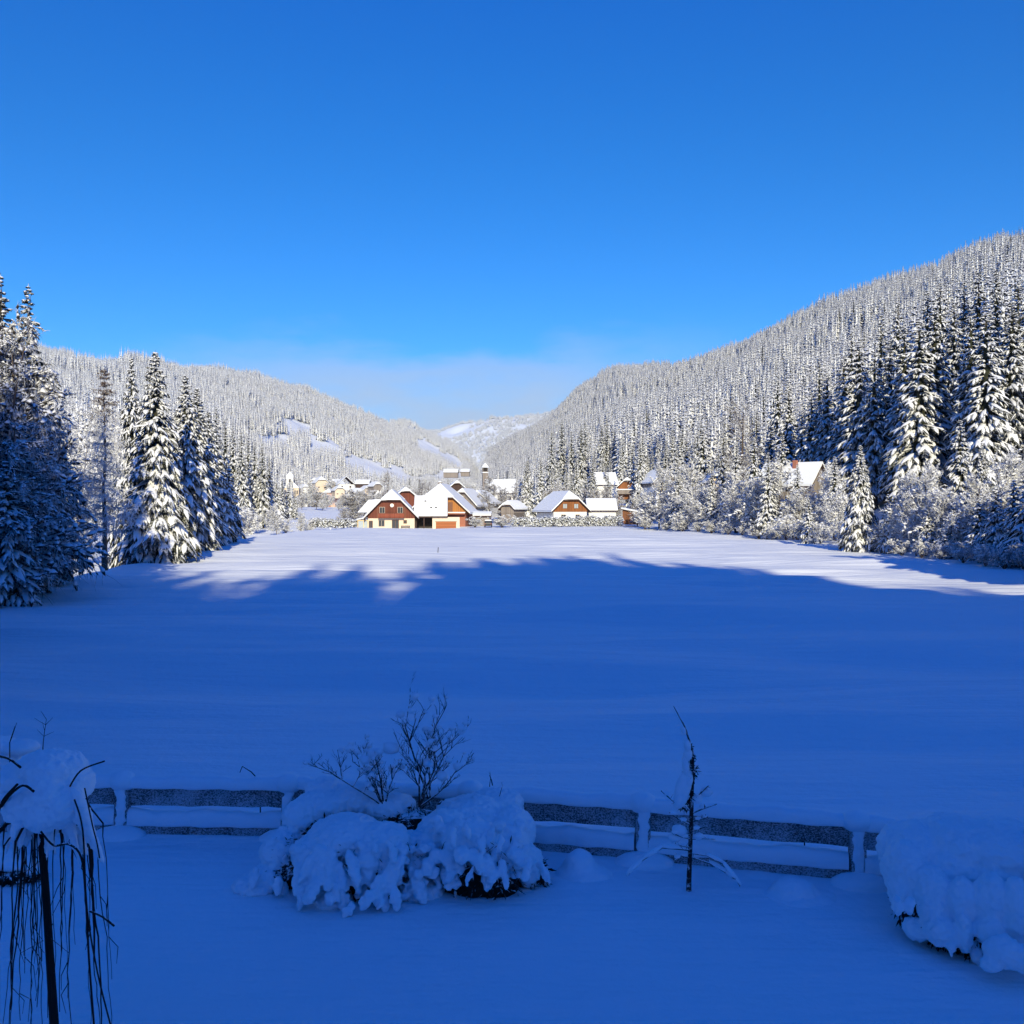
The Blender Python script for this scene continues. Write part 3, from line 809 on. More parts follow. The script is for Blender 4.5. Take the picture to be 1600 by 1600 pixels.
# ---------------------------------------------------------------- single trees, left side
GL = 'trees on the left edge of the field'
tree('dark0', 'spruce_tree', 45, 62, 443, 'dark pointed spruce rising above the drooping birches at the left edge', 'spruce', None, 1.0)
tree('dark1', 'spruce_tree', 2, 60, 428, 'tall dark spruce top cut by the left picture border', 'spruce', None, 1.0)
tree('weep0', 'birch_tree', 40, 56, 484, 'drooping birch with sunlit frosted upper branches under the dark spruce tops', 'birch', None, 0.60, 0.6)
tree('weep1', 'birch_tree', -6, 53, 500, 'drooping snow-loaded birch against the left picture border', 'birch', None, 0.72, 2.2)
tree('weep0', 'birch_tree', 46, 60, 600, 'smaller birch with arching snowy branches leaning towards the lone larch', 'birch', None, 0.72, 4.0)
tree('weep1', 'birch_tree', 14, 50.5, 640, 'blue-shaded arching birch in front of the others', 'birch', None, 0.95, 1.0)
tree('small0', 'spruce_tree', 10, 48.8, 720, 'broad snow-covered young spruce in deep blue shade at the lower left', 'spruce', None, 1.25)
tree('dark0', 'spruce_tree', 52, 53, 735, 'shaded young spruce between the broad one and the dark one at left', 'spruce', None, 1.5)
tree('dark1', 'spruce_tree', 90, 58.5, 742, 'dark shaded young spruce nearest to the lone larch', 'spruce', None, 1.5)
tree('dark0', 'spruce_tree', 66, 64, 640, 'shaded spruce standing behind the young spruces left of the larch', 'spruce', None, 1.1)
tree('larch', 'larch_tree', 163, 78, 576, 'lone frosted larch with bare lower trunk and brownish top', 'larch')
tree('hero0', 'spruce_tree', 243, 89, 547, 'big sunlit spruce with thick snow pads, right of the larch', 'spruce', None, 1.05, 0.4)
tree('hero1', 'spruce_tree', 206, 100, 556, 'slim spruce top just left behind the big sunlit spruce', 'spruce', None, 0.6)
tree('hero1', 'spruce_tree', 290, 103, 584, 'blue-shaded spruce directly right of the big sunlit spruce', 'spruce', None, 1.0, 2.0)
tree('hero2', 'spruce_tree', 308, 116, 604, 'second blue-shaded spruce right of the big sunlit one', 'spruce', None, 1.2, 3.0)
tree('hero1', 'spruce_tree', 326, 134, 640, 'lowest of the shaded spruces right of the big sunlit one', 'spruce', None, 1.1, 1.0)
tree('small1', 'spruce_tree', 358, 150, 728, 'small dark spruce standing alone where the shaded spruces end', 'spruce', None, 0.85)
for k, (u, Y, vt, pr, wd) in enumerate(((112, 118, 655, 'frost0', .8), (140, 150, 628, 'frost1', .7), (184, 150, 622, 'frost2', .7), (92, 120, 640, 'frost3', .7))):
    tree(pr, 'frosted_tree', u, Y, vt, ('pale frosted tree filling the gap between birches and larch', 'pale frosted tree straight behind the lone larch', 'pale frosted tree between larch and big sunlit spruce',
         'pale frosted tree behind the leaning birch')[k], 'tree', None, wd)
ORD = ['first', 'second', 'third', 'fourth', 'fifth', 'sixth', 'seventh', 'eighth', 'ninth', 'tenth', 'eleventh', 'twelfth', 'thirteenth', 'fourteenth', 'fifteenth', 'sixteenth', 'seventeenth', 'eighteenth']
row = [(338, 240, 634, 'dark0'), (352, 260, 655, 'dark1'), (364, 250, 664, 'mid1'), (377, 235, 672, 'dark0'), (388, 250, 680, 'mid3'), (398, 245, 690, 'mid5'), (410, 240, 692, 'dark1'), (421, 255, 712, 'mid1')]
for k, (u, Y, vt, pr) in enumerate(row):
    tree(pr, 'spruce_tree', u, Y, vt, 'half-shaded spruce, %s from the left in the row sloping down to the far meadow' % ORD[k], 'spruce', 'spruces in the row sloping down to the meadow', 0.95)
for k, (u, Y, vt) in enumerate(((432, 330, 752), (441, 340, 748), (451, 350, 760), (461, 340, 764))):
    tree(('small1', 'dark1', 'small2', 'dark0')[k], 'spruce_tree', u, Y, vt, 'small blue-shaded spruce below the church, %s from the left' % ORD[k], 'spruce', 'small spruces below the church', 1.1)
for k, (u, Y, vt, pr) in enumerate(((372, 190, 775, 'bush0'), (392, 225, 790, 'bush1'), (433, 215, 790, 'frost1'), (447, 222, 806, 'bush2'), (470, 222, 796, 'frost2'), (482, 226, 806, 'bush0'))):
    tree(pr, 'frosted_bush', u, Y, vt, ('white bush at the foot of the small lone spruce', 'white bush at the left end of the far meadow', 'small upright frosted tree at the far left corner of the field',
         'low white bush beside the small upright frosted tree', 'thin frosted tree at the left end of the snowy hedge', 'low frosted bush right of the thin frosted tree')[k], 'bush', None, 1.0)

# ---------------------------------------------------------------- single trees, right side
edge = [(1014, 214, 750, 'frost0', 1.0), (1030, 208, 728, 'frost1', .9), (1050, 200, 738, 'frost2', .9), (1070, 194, 722, 'frost3', .85), (1092, 186, 742, 'frost4', 1.0), (1116, 180, 755, 'frost1', 1.0), (1140, 172, 722, 'frost2', .85), (1160, 166, 735, 'frost4', 0.9), (1188, 158, 722, 'frost0', .9),
        (1212, 152, 716, 'frost3', .85), (1238, 145, 752, 'frost2', 1.0), (1262, 146, 748, 'frost0', .8), (1290, 146, 730, 'frost3', 0.8), (1306, 140, 728, 'frost1', .7), (1312, 130, 752, 'frost4', 0.9)]
for k, (u, Y, vt, pr, wd) in enumerate(edge):
    tree(pr, 'frosted_tree', u, Y, vt, 'white frosted broadleaf tree, %s from the left along the right field edge' % ORD[k], 'tree', 'frosted trees along the right field edge', wd * 1.15)
bsh = [(1008, 206, 800), (1042, 196, 806), (1066, 188, 798), (1090, 180, 812), (1112, 172, 806), (1138, 164, 812), (1160, 158, 818), (1186, 151, 806), (1206, 146, 818), (1228, 139, 800), (1256, 133, 806), (1282, 127, 812), (1325, 119, 800), (1352, 112, 822), (1384, 108, 815)]
for k, (u, Y, vt) in enumerate(bsh):
    tree('bush%d' % (k % 3), 'frosted_bush', u, Y, vt, 'low white bush, %s from left under the right field edge trees' % ORD[k], 'bush', 'low bushes at the foot of the right field edge trees', 1.25)
for u, Y, vt, pr, wd, lb in ((1178, 160, 682, 'mid1', 1.15, 'bright snow-covered spruce standing among the frosted field edge trees'), (1150, 186, 690, 'mid4', 1.1, 'slender snowy spruce left of the bright one among the frosted trees'), (1222, 164, 678, 'mid2', 1.1, 'snowy spruce just left of the chalet with the long roof'),
        (1098, 236, 664, 'mid0', 1.1, 'tall snowy spruce above the small cream house'), (1072, 250, 680, 'mid5', 1.1, 'snowy spruce left above the small cream house'), (1130, 222, 672, 'mid3', 1.1, 'snowy spruce right above the small cream house'), (1200, 150, 706, 'mid0', 1.1, 'short bright spruce right of the bright one among the frosted trees'), (1040, 262, 690, 'dark0', 1.0, 'dark spruce above the grey-roofed house'),
        (1304, 136, 712, 'mid5', 1.25, 'snowy spruce just left of the sunlit mid-sized spruce'), (1246, 146, 724, 'mid1', 1.2, 'snowy spruce in front of the chalet with the long roof'), (1112, 178, 728, 'mid3', 1.25, 'low broad snowy spruce below the small cream house'), (1060, 194, 736, 'mid2', 1.25, 'low snowy spruce near the left end of the frosted trees')):
    tree(pr, 'spruce_tree', u, Y, vt, lb, 'spruce', None, wd)
# young spruces and shaded trees at the lower right
tree('small0', 'spruce_tree', 1263, 130, 778, 'small blue-shaded spruce below the chalet with the long snowy roof', 'spruce', None, 1.0)
tree('hero1', 'spruce_tree', 1344, 110, 694, 'sunlit mid-sized spruce standing in front of the tall right stand', 'spruce', None, 1.0)
tree('small2', 'spruce_tree', 1388, 107, 772, 'small shaded spruce right beside the sunlit mid-sized spruce', 'spruce', None, 1.0)
shd = [(1408, 104, 742, 'frost1', .9), (1432, 101, 752, 'frost2', 1.0), (1455, 99, 722, 'frost3', .9), (1478, 96, 735, 'frost0', 1.0), (1512, 92, 750, 'frost1', 1.1), (1548, 88, 765, 'frost2', 1.1), (1572, 90, 700, 'frost3', .9)]
for k, (u, Y, vt, pr, wd) in enumerate(shd):
    tree(pr, 'frosted_tree', u, Y, vt, 'frosted broadleaf tree, %s from the left in the blue shade at lower right' % ORD[k], 'tree', 'shaded frosted trees at lower right', wd)
shs = [(1500, 100, 655, 'mid2', 1.1), (1534, 98, 690, 'hero2', .9), (1420, 110, 760, 'small1', 1.2), (1450, 96, 790, 'small0', 1.1), (1530, 88, 778, 'small1', 1.15), (1556, 86, 762, 'small2', 1.1), (1584, 84, 750, 'small0', 1.1), (1606, 82, 735, 'small1', 1.1), (1490, 93, 790, 'small2', 1.2)]
shs.sort()
for k, (u, Y, vt, pr, wd) in enumerate(shs):
    tree(pr, 'spruce_tree', u, Y, vt, 'young snowy spruce, %s from the left among the shaded trees at lower right' % ORD[k], 'spruce', 'young spruces at lower right', wd)
for k, (u, Y, vt) in enumerate(((1410, 99, 838), (1440, 94, 838), (1470, 91, 842), (1505, 86, 838), (1540, 83, 845), (1570, 80, 842), (1600, 79, 838))):
    tree('bush%d' % (k % 3), 'frosted_bush', u, Y, vt, 'low snowy bush, %s from the left in the shade along the right edge' % ORD[k], 'bush', 'low shaded bushes on the right', 1.3)
# the tall stand
tall = [(1160, 205, 628, 'brown0', .8), (1182, 215, 640, 'dark0', .9), (1204, 208, 660, 'mid0', 1.0), (1232, 196, 598, 'mid1', 1.0), (1252, 190, 640, 'mid3', .9), (1268, 182, 612, 'mid2', 1.0), (1292, 178, 580, 'mid4', 1.0),
        (1318, 170, 556, 'mid5', 1.0), (1342, 162, 528, 'mid0', 1.0), (1366, 158, 548, 'mid3', 1.0), (1390, 160, 530, 'dark1', 1.0), (1412, 150, 505, 'mid1', 1.0), (1436, 142, 500, 'mid2', 1.05), (1460, 146, 478, 'mid4', 1.0),
        (1490, 150, 470, 'dark0', 1.0), (1516, 138, 482, 'mid5', 1.0), (1540, 132, 478, 'mid0', 1.05), (1580, 136, 470, 'dark1', 1.1)]
for k, (u, Y, vt, pr, wd) in enumerate(tall):
    tree(pr, 'spruce_tree' if not pr.startswith('brown') else 'larch_tree', u, Y, vt, 'tall snow-laden tree, %s from the left in the front row of the right stand' % ORD[k], 'spruce' if not pr.startswith('brown') else 'larch', 'front row of the tall right stand', wd * 1.2)
back = [(1215, 226, 585), (1280, 214, 560), (1330, 196, 520), (1376, 188, 492), (1402, 184, 470), (1448, 176, 452), (1468, 172, 440), (1506, 168, 440), (1528, 164, 424), (1556, 158, 420), (1590, 152, 436), (1610, 146, 410)]
for k, (u, Y, vt) in enumerate(back):
    tree('mid%d' % (k % 6) if k % 4 != 1 else 'dark0', 'spruce_tree', u, Y, vt, 'tall spruce top, %s from the left in the second row of the right stand' % ORD[k], 'spruce', 'second row of the tall right stand', 1.0)
# lit slope between village and stand
rg = random.Random(77); spots = []
while len(spots) < 74:
    u = rg.uniform(860, 1330); lo = np.interp(u, [850, 1000, 1100, 1200, 1330], [330, 300, 235, 215, 200]); hi = float(stand_depth(u))
    Y = rg.uniform(lo, max(lo + 8, hi)); x = PX(u, Y)
    if all((x - a) ** 2 + (Y - b) ** 2 > 20 for a, b in spots): spots.append((x, Y))
for x, Y in spots:
    u = 800 + F * x / Y; h = rg.uniform(13, 23); z = hz(x, Y); vt = HV - (z + h - CZ) / Y * F
    kind = rg.random()
    if kind < 0.62: tree('mid%d' % rg.randrange(6), 'spruce_tree', u, Y, vt, 'white snow-laden spruce on the lit slope between chalets and tall stand', 'spruce', 'snowy spruces on the lit slope', rg.uniform(.9, 1.15), X=x)
    elif kind < 0.80: tree('dark%d' % rg.randrange(2), 'spruce_tree', u, Y, vt, 'darker spruce with little snow on the lit slope', 'spruce', 'darker spruces on the lit slope', rg.uniform(.9, 1.1), X=x)
    else: tree('frost%d' % rg.randrange(4), 'frosted_tree', u, Y, HV - (z + h * .6 - CZ) / Y * F, 'round white frosted tree on the lit slope', 'tree', 'frosted trees on the lit slope', 1.1, X=x)
dk = [(862, 455, 668), (878, 470, 655), (893, 460, 672), (908, 450, 662), (914, 470, 655), (940, 430, 660), (948, 440, 650), (960, 435, 668), (988, 430, 664), (1002, 440, 670), (1026, 400, 676), (1036, 395, 668)]
for k, (u, Y, vt) in enumerate(dk):
    tree('dark%d' % (k % 2), 'spruce_tree', u, Y, vt, 'dark green spruce, %s from the left in the loose band above the chalets' % ORD[k], 'spruce', 'dark spruces in a band above the chalets', 0.95)
# trees in the hamlet
hero_h = [('hero0', 'spruce_tree', 824, 275, 716, 'bold dark-and-white spruce between the red house and the honey-coloured house', 'spruce', .95),
          ('mid2', 'spruce_tree', 845, 300, 712, 'slimmer snowy spruce right behind the bold dark-and-white spruce', 'spruce', .9),
          ('hero2', 'spruce_tree', 885, 320, 732, 'small spruce peeking over the honey-coloured house roof', 'spruce', 1.0),
          ('brown0', 'bare_tree', 605, 330, 736, 'bare reddish-brown tree behind the red house ridge', 'tree', 1.0),
          ('brown1', 'bare_tree', 655, 340, 748, 'bare brown tree between the two ridges of the red house', 'tree', 1.1),
          ('brown0', 'bare_tree', 668, 360, 752, 'second bare brown tree between the two ridges of the red house', 'tree', 1.0),
          ('grey1', 'frosted_tree', 552, 262, 764, 'wide frosted tree left behind the red house', 'tree', 1.5),
          ('grey2', 'frosted_tree', 572, 285, 758, 'frosted tree closest to the red house at its left', 'tree', 1.3),
          ('grey0', 'frosted_tree', 535, 250, 790, 'low frosted tree over the snowy hedge left of the red house', 'tree', 1.2),
          ('brown1', 'frosted_tree', 768, 255, 762, 'frosted tree in front of the white roof below the wooden tower', 'tree', 1.3),
          ('brown0', 'frosted_tree', 788, 256, 768, 'frosted tree left of the bold dark-and-white spruce', 'tree', 1.3),
          ('grey1', 'frosted_tree', 858, 268, 764, 'frosted tree beside the long left roof slope of the honey-coloured house', 'tree', 1.1),
          ('grey2', 'frosted_tree', 925, 290, 756, 'frosted tree between honey-coloured house and hillside chalet', 'tree', 1.2),
          ('grey0', 'frosted_tree', 950, 275, 752, 'frosted tree covering the gable of the white-roofed hillside house', 'tree', .9),
          ('grey1', 'frosted_tree', 757, 300, 744, 'tall frosted tree right in front of the wooden tower', 'tree', .9),
          ('grey2', 'frosted_tree', 781, 290, 752, 'frosted tree before the middle of the white broad roof', 'tree', 1.0),
          ('brown1', 'frosted_tree', 798, 285, 754, 'thin brownish tree before the right end of the white broad roof', 'tree', 1.0),
          ('grey0', 'frosted_tree', 806, 258, 770, 'frosted tree over the roof of the little hut', 'tree', 1.2),
          ('grey1', 'frosted_tree', 748, 268, 772, 'frosted tree left of the little hut', 'tree', 1.1),
          ('brown0', 'frosted_tree', 730, 300, 758, 'thin brownish frosted tree between steep roof and tower', 'tree', 1.2),
          ('grey2', 'frosted_tree', 873, 275, 752, 'frosted tree above the left roof slope of the honey-brown house', 'tree', 1.0),
          ('grey0', 'frosted_tree', 940, 258, 768, 'frosted tree behind the long low shed, left one', 'tree', 1.2),
          ('grey1', 'frosted_tree', 960, 254, 772, 'frosted tree behind the long low shed, right one', 'tree', 1.2),
          ('grey2', 'frosted_tree', 996, 246, 768, 'frosted tree rising behind the brown plank shed', 'tree', 1.0),
          ('bush1', 'frosted_bush', 742, 224, 803, 'white bush right of the garage door', 'bush', 1.6),
          ('bush0', 'frosted_bush', 784, 226, 801, 'white bush right of the snow-covered car', 'bush', 1.5),
          ('bush2', 'frosted_bush', 1002, 234, 790, 'white bush behind the brown shed', 'bush', 1.3)]
for pr, nm, u, Y, vt, lb, ct, wd in hero_h: tree(pr, nm, u, Y, vt, lb, ct, None, wd)
# ---------------------------------------------------------------- buildings
def snow_roof_solids(We, y0, y1, ze, zc, xc, zr, yh0, yh1, t, inset=0.0):
    """closed half-hipped roof shell: eaves at x=+-We z=ze, gable clipped at +-xc zc, ridge at zr from yh0 to yh1; thickness t"""
    a = [(-We, y0, ze), (-xc, y0, zc), (xc, y0, zc), (We, y0, ze), (We, y1, ze), (xc, y1, zc), (-xc, y1, zc), (-We, y1, ze), (0, yh0, zr), (0, yh1, zr)]
    n = len(a)
    v = [(x, y, z - t) for x, y, z in a] + a
    tops = [(0, 1, 8, 9, 6, 7), (3, 4, 5, 9, 8, 2), (1, 2, 8), (5, 6, 9)]
    f = [tuple(reversed([i + n for i in q])) for q in tops] + [q for q in tops]
    rim = [0, 1, 2, 3, 4, 5, 6, 7]
    f += [(rim[k], rim[(k + 1) % 8], rim[(k + 1) % 8] + n, rim[k] + n) for k in range(8)]
    return v, f
def window(parent, x, z, w, h, y, frame=None, glass=None, name='window', bars=True, label=None):
    m = MB(); b = 0.09
    m.box(x - w/2 - b, x - w/2, y - 0.07, y + 0.03, z - b, z + h + b); m.box(x + w/2, x + w/2 + b, y - 0.07, y + 0.03, z - b, z + h + b)
    m.box(x - w/2, x + w/2, y - 0.07, y + 0.03, z + h, z + h + b); m.box(x - w/2 , x + w/2, y - 0.09, y + 0.03, z - b, z)
    if bars: m.box(x - 0.035, x + 0.035, y - 0.06, y + 0.02, z, z + h)
    o = m.build(name, frame or M_FRAME, parent)
    if label: o['label'] = label
    MB().box(x - w/2, x + w/2, y - 0.02, y - 0.008, z, z + h).build('pane', glass or M_GLASS, o)
    return o
def gable_house(name, label, cat, x, y, z, rz, Wd, D, zs, zeave, zclip, pitch, over, wall, gable, snow=0.38, over_y=0.9, hip=True, group=None, chimney=None, back_hip=True, eave=M_DARKWOOD):
    """Wd wall width, D depth, zs top of the rendered storey, zeave height of the eaves edge, zclip height where the gable is cut"""
    o = empty(name, (x, y, z), rz); tag(o, label, cat, group)
    We = Wd / 2 + over; tan = math.tan(pitch); zr = zeave + We * tan; zc = min(zclip, zr - 0.05); xc = max((zr - zc) / tan, 0.05)
    hipd = xc * 0.75 if hip else 0.02
    zw = min(zeave + over * tan - 0.25, zc - 0.3)
    MB().box(-Wd/2, Wd/2, 0, D, -1.5, zs).build('wall', wall, o)
    if gable is not None:
        xcw = max(min((zr - zc) / tan + 0.0, Wd/2 - .01), 0.05)
        prof = [(-Wd/2 - .06, zs + .003), (Wd/2 + .06, zs + .003), (Wd/2 + .06, max(zw, zs + .01)), (xcw, zc - 0.25), (-xcw, zc - 0.25), (-Wd/2 - .06, max(zw, zs + .01))]
        MB().prism(prof, -0.10, D + 0.1).build('gable', gable, o)
    v, f = snow_roof_solids(We, -over_y, D + over_y, zeave, zc, xc, zr, -over_y + hipd, D + over_y - (hipd if back_hip else 0.02), 0.24)
    r = MB().poly(v, f).build('roof', eave, o)
    v, f = snow_roof_solids(We - .05, -over_y + .05, D + over_y - .05, zeave + snow + 0.02, zc + snow, xc + .02, zr + snow, -over_y + hipd + .1, D + over_y - (hipd if back_hip else 0.07) - .1, snow - 0.012)
    MB().poly(v, f).build('snow_cover', M_SNOW, r, bevel=0.16)
    if chimney:
        cx, cy = chimney; cz = zr - abs(cx) * tan
        c = MB().box(cx - .35, cx + .35, cy - .35, cy + .35, cz - .5, cz + 1.5).build('chimney', M_BRICK, r)
    return o
def chim_cap(o, x, y, z):
    MB().blob((x, y, z), (.45, .45, .25)).build('snow_cap', M_SNOW, o, True)

# --- the red house: main gable, linking wing, garage
YH = 222.0; k = YH / F
hx = PX(611.5, YH)
red = gable_house('farmhouse', 'large red-brown timbered farmhouse with cream ground floor, white disc under the gable and snowy roof', 'house', hx, YH, 0.0, R(3.5), 10.4, 15, 2.15, 2.15, 6.25, R(45.5), 0.95, M_CREAM, M_REDWOOD, chimney=None)
for wx in (-2.05, 2.0): window(red, wx, 3.35, 1.05, 1.25, -0.10)
window(red, -2.2, 0.35, 1.25, 1.35, 0.0); window(red, 0.9, -0.2, 1.4, 1.9, 0.0, M_BROWNFRAME, name='door'); window(red, 3.1, 1.05, 0.6, 0.6, 0.0, M_BROWNFRAME)
window(red, -4.6, -0.1, 0.7, 1.6, 0.0, M_BROWNFRAME, name='door')
m = MB()
for a in range(24):
    t0, t1 = 6.2832 * a / 24, 6.2832 * (a + 1) / 24
    m.poly([(0.15, -0.22, 5.05), (0.15 + .42 * math.cos(t0), -0.22, 5.05 + .42 * math.sin(t0)), (0.15 + .42 * math.cos(t1), -0.22, 5.05 + .42 * math.sin(t1)),
            (0.15 + .42 * math.cos(t1), -0.11, 5.05 + .42 * math.sin(t1)), (0.15 + .42 * math.cos(t0), -0.11, 5.05 + .42 * math.sin(t0))], [(0, 1, 2), (1, 4, 3, 2)])
m.build('white_disc', M_DISH, red)
m = MB(); m.box(-2.9, 2.9, -1.25, -1.17, 2.45, 3.25); m.box(-2.9, -2.82, -1.17, -0.12, 2.45, 3.25); m.box(2.82, 2.9, -1.17, -0.12, 2.45, 3.25); m.box(-2.9, 2.9, -1.25, -0.11, 2.22, 2.40)
bal = m.build('balcony', M_BALC, red)
MB().box(-2.9, 2.9, -1.28, -1.14, 3.253, 3.32).build('handrail', M_DARKWOOD, bal)
MB().box(2.2, 4.2, -1.1, -0.4, 0.42, 0.5).box(2.3, 2.4, -1.0, -0.5, -0.4, 0.42).box(4.0, 4.1, -1.0, -0.5, -0.4, 0.42).build('bench', M_DARKWOOD, red)
for s in (-1, 1): MB().box(s * 3.05 - .08, s * 3.05 + .08, -0.16, -0.103, 2.2, 6.0).build('timber_post', M_BROWNFRAME, red)
# left cross gable (snowy dormer roof)
v = [(-8.2, 5.2, 3.4), (-8.2, 8.6, 3.4), (-5.6, 8.6, 6.3), (-5.6, 5.2, 6.3), (-3, 8.6, 6.5), (-3, 5.2, 6.5), (-3, 8.6, 3.4), (-3, 5.2, 3.4)]
MB().poly(v, [(0, 3, 2, 1), (3, 5, 4, 2), (0, 7, 5, 3), (1, 2, 4, 6), (0, 1, 6, 7)]).build('dormer', M_SNOW, red, bevel=0.2)
# conservatory on the left flank
con = MB()
for xx in (-7.6, -6.3, -5.35): con.box(xx - .08, xx + .08, 1.0, 1.16, -0.5, 1.55)
con.box(-7.7, -5.25, 0.98, 1.18, 1.55, 1.75)
cf = con.build('conservatory', M_YELLOW, red)
MB().box(-7.5, -5.4, 1.05, 1.08, -0.3, 1.5).build('pane', M_PALEGLASS, cf)
MB().poly([(-7.9, 0.8, 1.76), (-5.2, 0.8, 2.2), (-5.2, 5, 2.2), (-7.9, 5, 1.76), (-7.9, 0.8, 2.0), (-5.2, 0.8, 2.5), (-5.2, 5, 2.5), (-7.9, 5, 2.0)], [(0,3,2,1),(4,5,6,7),(0,1,5,4),(1,2,6,5),(2,3,7,6),(3,0,4,7)]).build('snow_cover', M_SNOW, cf, bevel=.1)
# linking wing with its front roof slope, open carport and garage
wx0, wx1 = 4.9, 12.6
MB().box(9.2, 15.4, 1.2, 8, -1.5, 2.35).build('garage_wall', M_CREAM, red)
g = MB().box(10.0, 14.6, 1.10, 1.19, -0.5, 1.30).build('garage_door', M_GARAGE, red)
MB().box(9.85, 14.75, 1.13, 1.195, 1.303, 1.42).build('door_lintel', M_BROWNFRAME, g)
MB().box(5.3, 9.19, 5.5, 5.7, -1.5, 2.3).build('carport_back', M_DARK, red)  # shade of the open carport put into the back wall's colour
for xx in (5.55, 7.3): MB().box(xx - .12, xx + .12, 1.2, 1.42, -1, 2.2).build('carport_post', M_DARKWOOD, red)
wing = [(0.7, 2.30), (0.7, 2.55), (6.2, 7.0), (11.7, 2.55), (11.7, 2.30), (6.2, 6.72)]
def slab(prof, x0, x1):
    n = len(prof); p = [(x0, y, z) for y, z in prof] + [(x1, y, z) for y, z in prof]
    return p, [tuple(range(n - 1, -1, -1)), tuple(range(n, 2 * n))] + [(i, (i + 1) % n, (i + 1) % n + n, i + n) for i in range(n)]
p, f = slab(wing, wx0 + .1, wx1 + .1); wr = MB().poly(p, f).build('wing_roof', M_DARKWOOD, red)
p, f = slab([(0.75, 2.50), (0.75, 2.95), (6.2, 7.42), (11.6, 2.95), (11.6, 2.5), (6.2, 6.98)], wx0 + .1, wx1 + .05); MB().poly(p, f).build('snow_cover', M_SNOW, wr, bevel=0.15)
for sx_, sz_ in ((7.55, 6.05), (8.9, 4.55), (10.0, 4.55)):
    yy = 0.75 + (sz_ - 2.95) / (7.42 - 2.95) * (6.2 - 0.75)
    MB().box(sx_ - .22, sx_ + .22, yy - .25, yy + .1, sz_ - .1, sz_ + .13).build('skylight', M_DARK, wr)
# --- orange gabled house right behind
org = gable_house('farmhouse', 'snow-roofed house with bright orange gable and red brick base behind the garage', 'house', PX(686, 234), 234, 0, R(-5), 12.6, 15, 2.9, 3.1, 6.9, R(42.5), 1.3, M_BRICK, M_ORANGE, chimney=None)
MB().box(1.4, 6.4, -1.5, -0.12, 2.95, 3.2).build('balcony', M_BRICK, org); MB().box(1.4, 6.4, -1.5, -0.12, 3.203, 3.5).build('snow_on_balcony', M_SNOW, org, bevel=.08)
MB().box(2.0, 3.3, -0.14, -0.103, 3.4, 5.8).build('dark_doorway', M_BROWNFRAME, org)
c = MB().box(-0.6, 0.2, 2.2, 3.0, 7.5, 10.6).build('chimney', M_GREYWOOD, org); chim_cap(c, -.2, 2.6, 10.7)
# --- houses further back in the hamlet
def small_house(u, Y, vridge, vbase, wpx, label, wall, gab, rz=0, D=9, pitch=40, zs=.5, clip=.8, cat='house', name='house', group=None, wins=2, over=.6, hip=True, base_z=None):
    Wd = wpx / F * Y; x = PX(u, Y); zb = PZ(vbase, Y); zr = PZ(vridge, Y) - zb - .38
    We = Wd / 2 + over; pitch = min(R(pitch), math.atan(zr * 0.72 / We)); ze = zr - We * math.tan(pitch)
    h = gable_house(name, label, cat, x, Y, zb, R(rz), Wd, D, max(ze * zs, .3) if gab else ze + over * math.tan(pitch) * .8, ze, ze + (zr - ze) * clip, pitch, over, wall, gab, group=group, over_y=.7, hip=hip)
    for i in range(wins):
        xx = Wd * (-.25 + .5 * i / max(1, wins - 1)) if wins > 1 else 0
        window(h, xx, max(ze * .35, .2), min(1.0, Wd * .14), min(1.2, ze * .4), -0.11 if gab and ze * zs < ze * .35 else 0.0, M_BROWNFRAME)
    return h
small_house(634, 262, 760, 806, 56, 'snow-roofed house whose ridge shows between the red house and the orange gable', M_WHITE, M_REDWOOD, 10)
small_house(722, 262, 762, 802, 44, 'house with steep grey-white roof right of the orange gable', M_WHITE, M_GREYWOOD, -12, 12, 48)
small_house(745, 278, 765, 800, 40, 'low house with broad snowy roof under the wooden tower', M_WHITE, M_GREYWOOD, -14, 10)
small_house(714, 330, 750, 785, 34, 'half-hidden house with pointed snow roof behind the orange gable', M_WHITE, M_DARKWOOD, 8, 9)
def wide_house(u0, u1, Y, vr, ve, vb, label, wall, D=8, name='house', cat='house', gable=M_DARKWOOD, snow=.4, rz=0, wins=0):
    """ridge across the view: the snowy front slope is what one sees"""
    x0, x1 = PX(u0, Y), PX(u1, Y); xm = (x0 + x1) / 2; L = (x1 - x0) / 2; zb = PZ(vb, Y); ze = PZ(ve, Y) - zb - snow * .3; zr = PZ(vr, Y) - zb - snow
    o = empty(name, (xm, Y, zb), R(rz)); tag(o, label, cat)
    MB().box(-L + .5, L - .5, 0.6, D - .6, -2, ze - .05).build('wall', wall, o)
    prof = [(0, ze - .22), (0, ze), (D / 2, zr), (D, ze), (D, ze - .22), (D / 2, zr - .22)]
    gm = MB(); p, f = slab([(0.62, ze - .1), (D / 2, zr - .35), (D - .62, ze - .1)], -L + .45, L - .45); gm.poly(p, f); gm.build('gable', gable, o)
    p, f = slab(prof, -L, L); r = MB().poly(p, f).build('roof', M_DARKWOOD, o)
    p, f = slab([(0.04, ze - .05), (0.04, ze + snow), (D / 2, zr + snow), (D - .04, ze + snow), (D - .04, ze - .05), (D / 2, zr - .02)], -L + .04, L - .04); MB().poly(p, f).build('snow_cover', M_SNOW, r, bevel=.12)
    for i in range(wins):
        window(o, (-.6 + 1.2 * i / max(1, wins - 1)) * L, ze * .3, .9, ze * .35, .6, M_BROWNFRAME)
    return o
wide_house(757, 806, 320, 748, 770, 786, 'white broad-roofed house half hidden by frosted trees below the tower', M_WHITE, 10, wins=3)
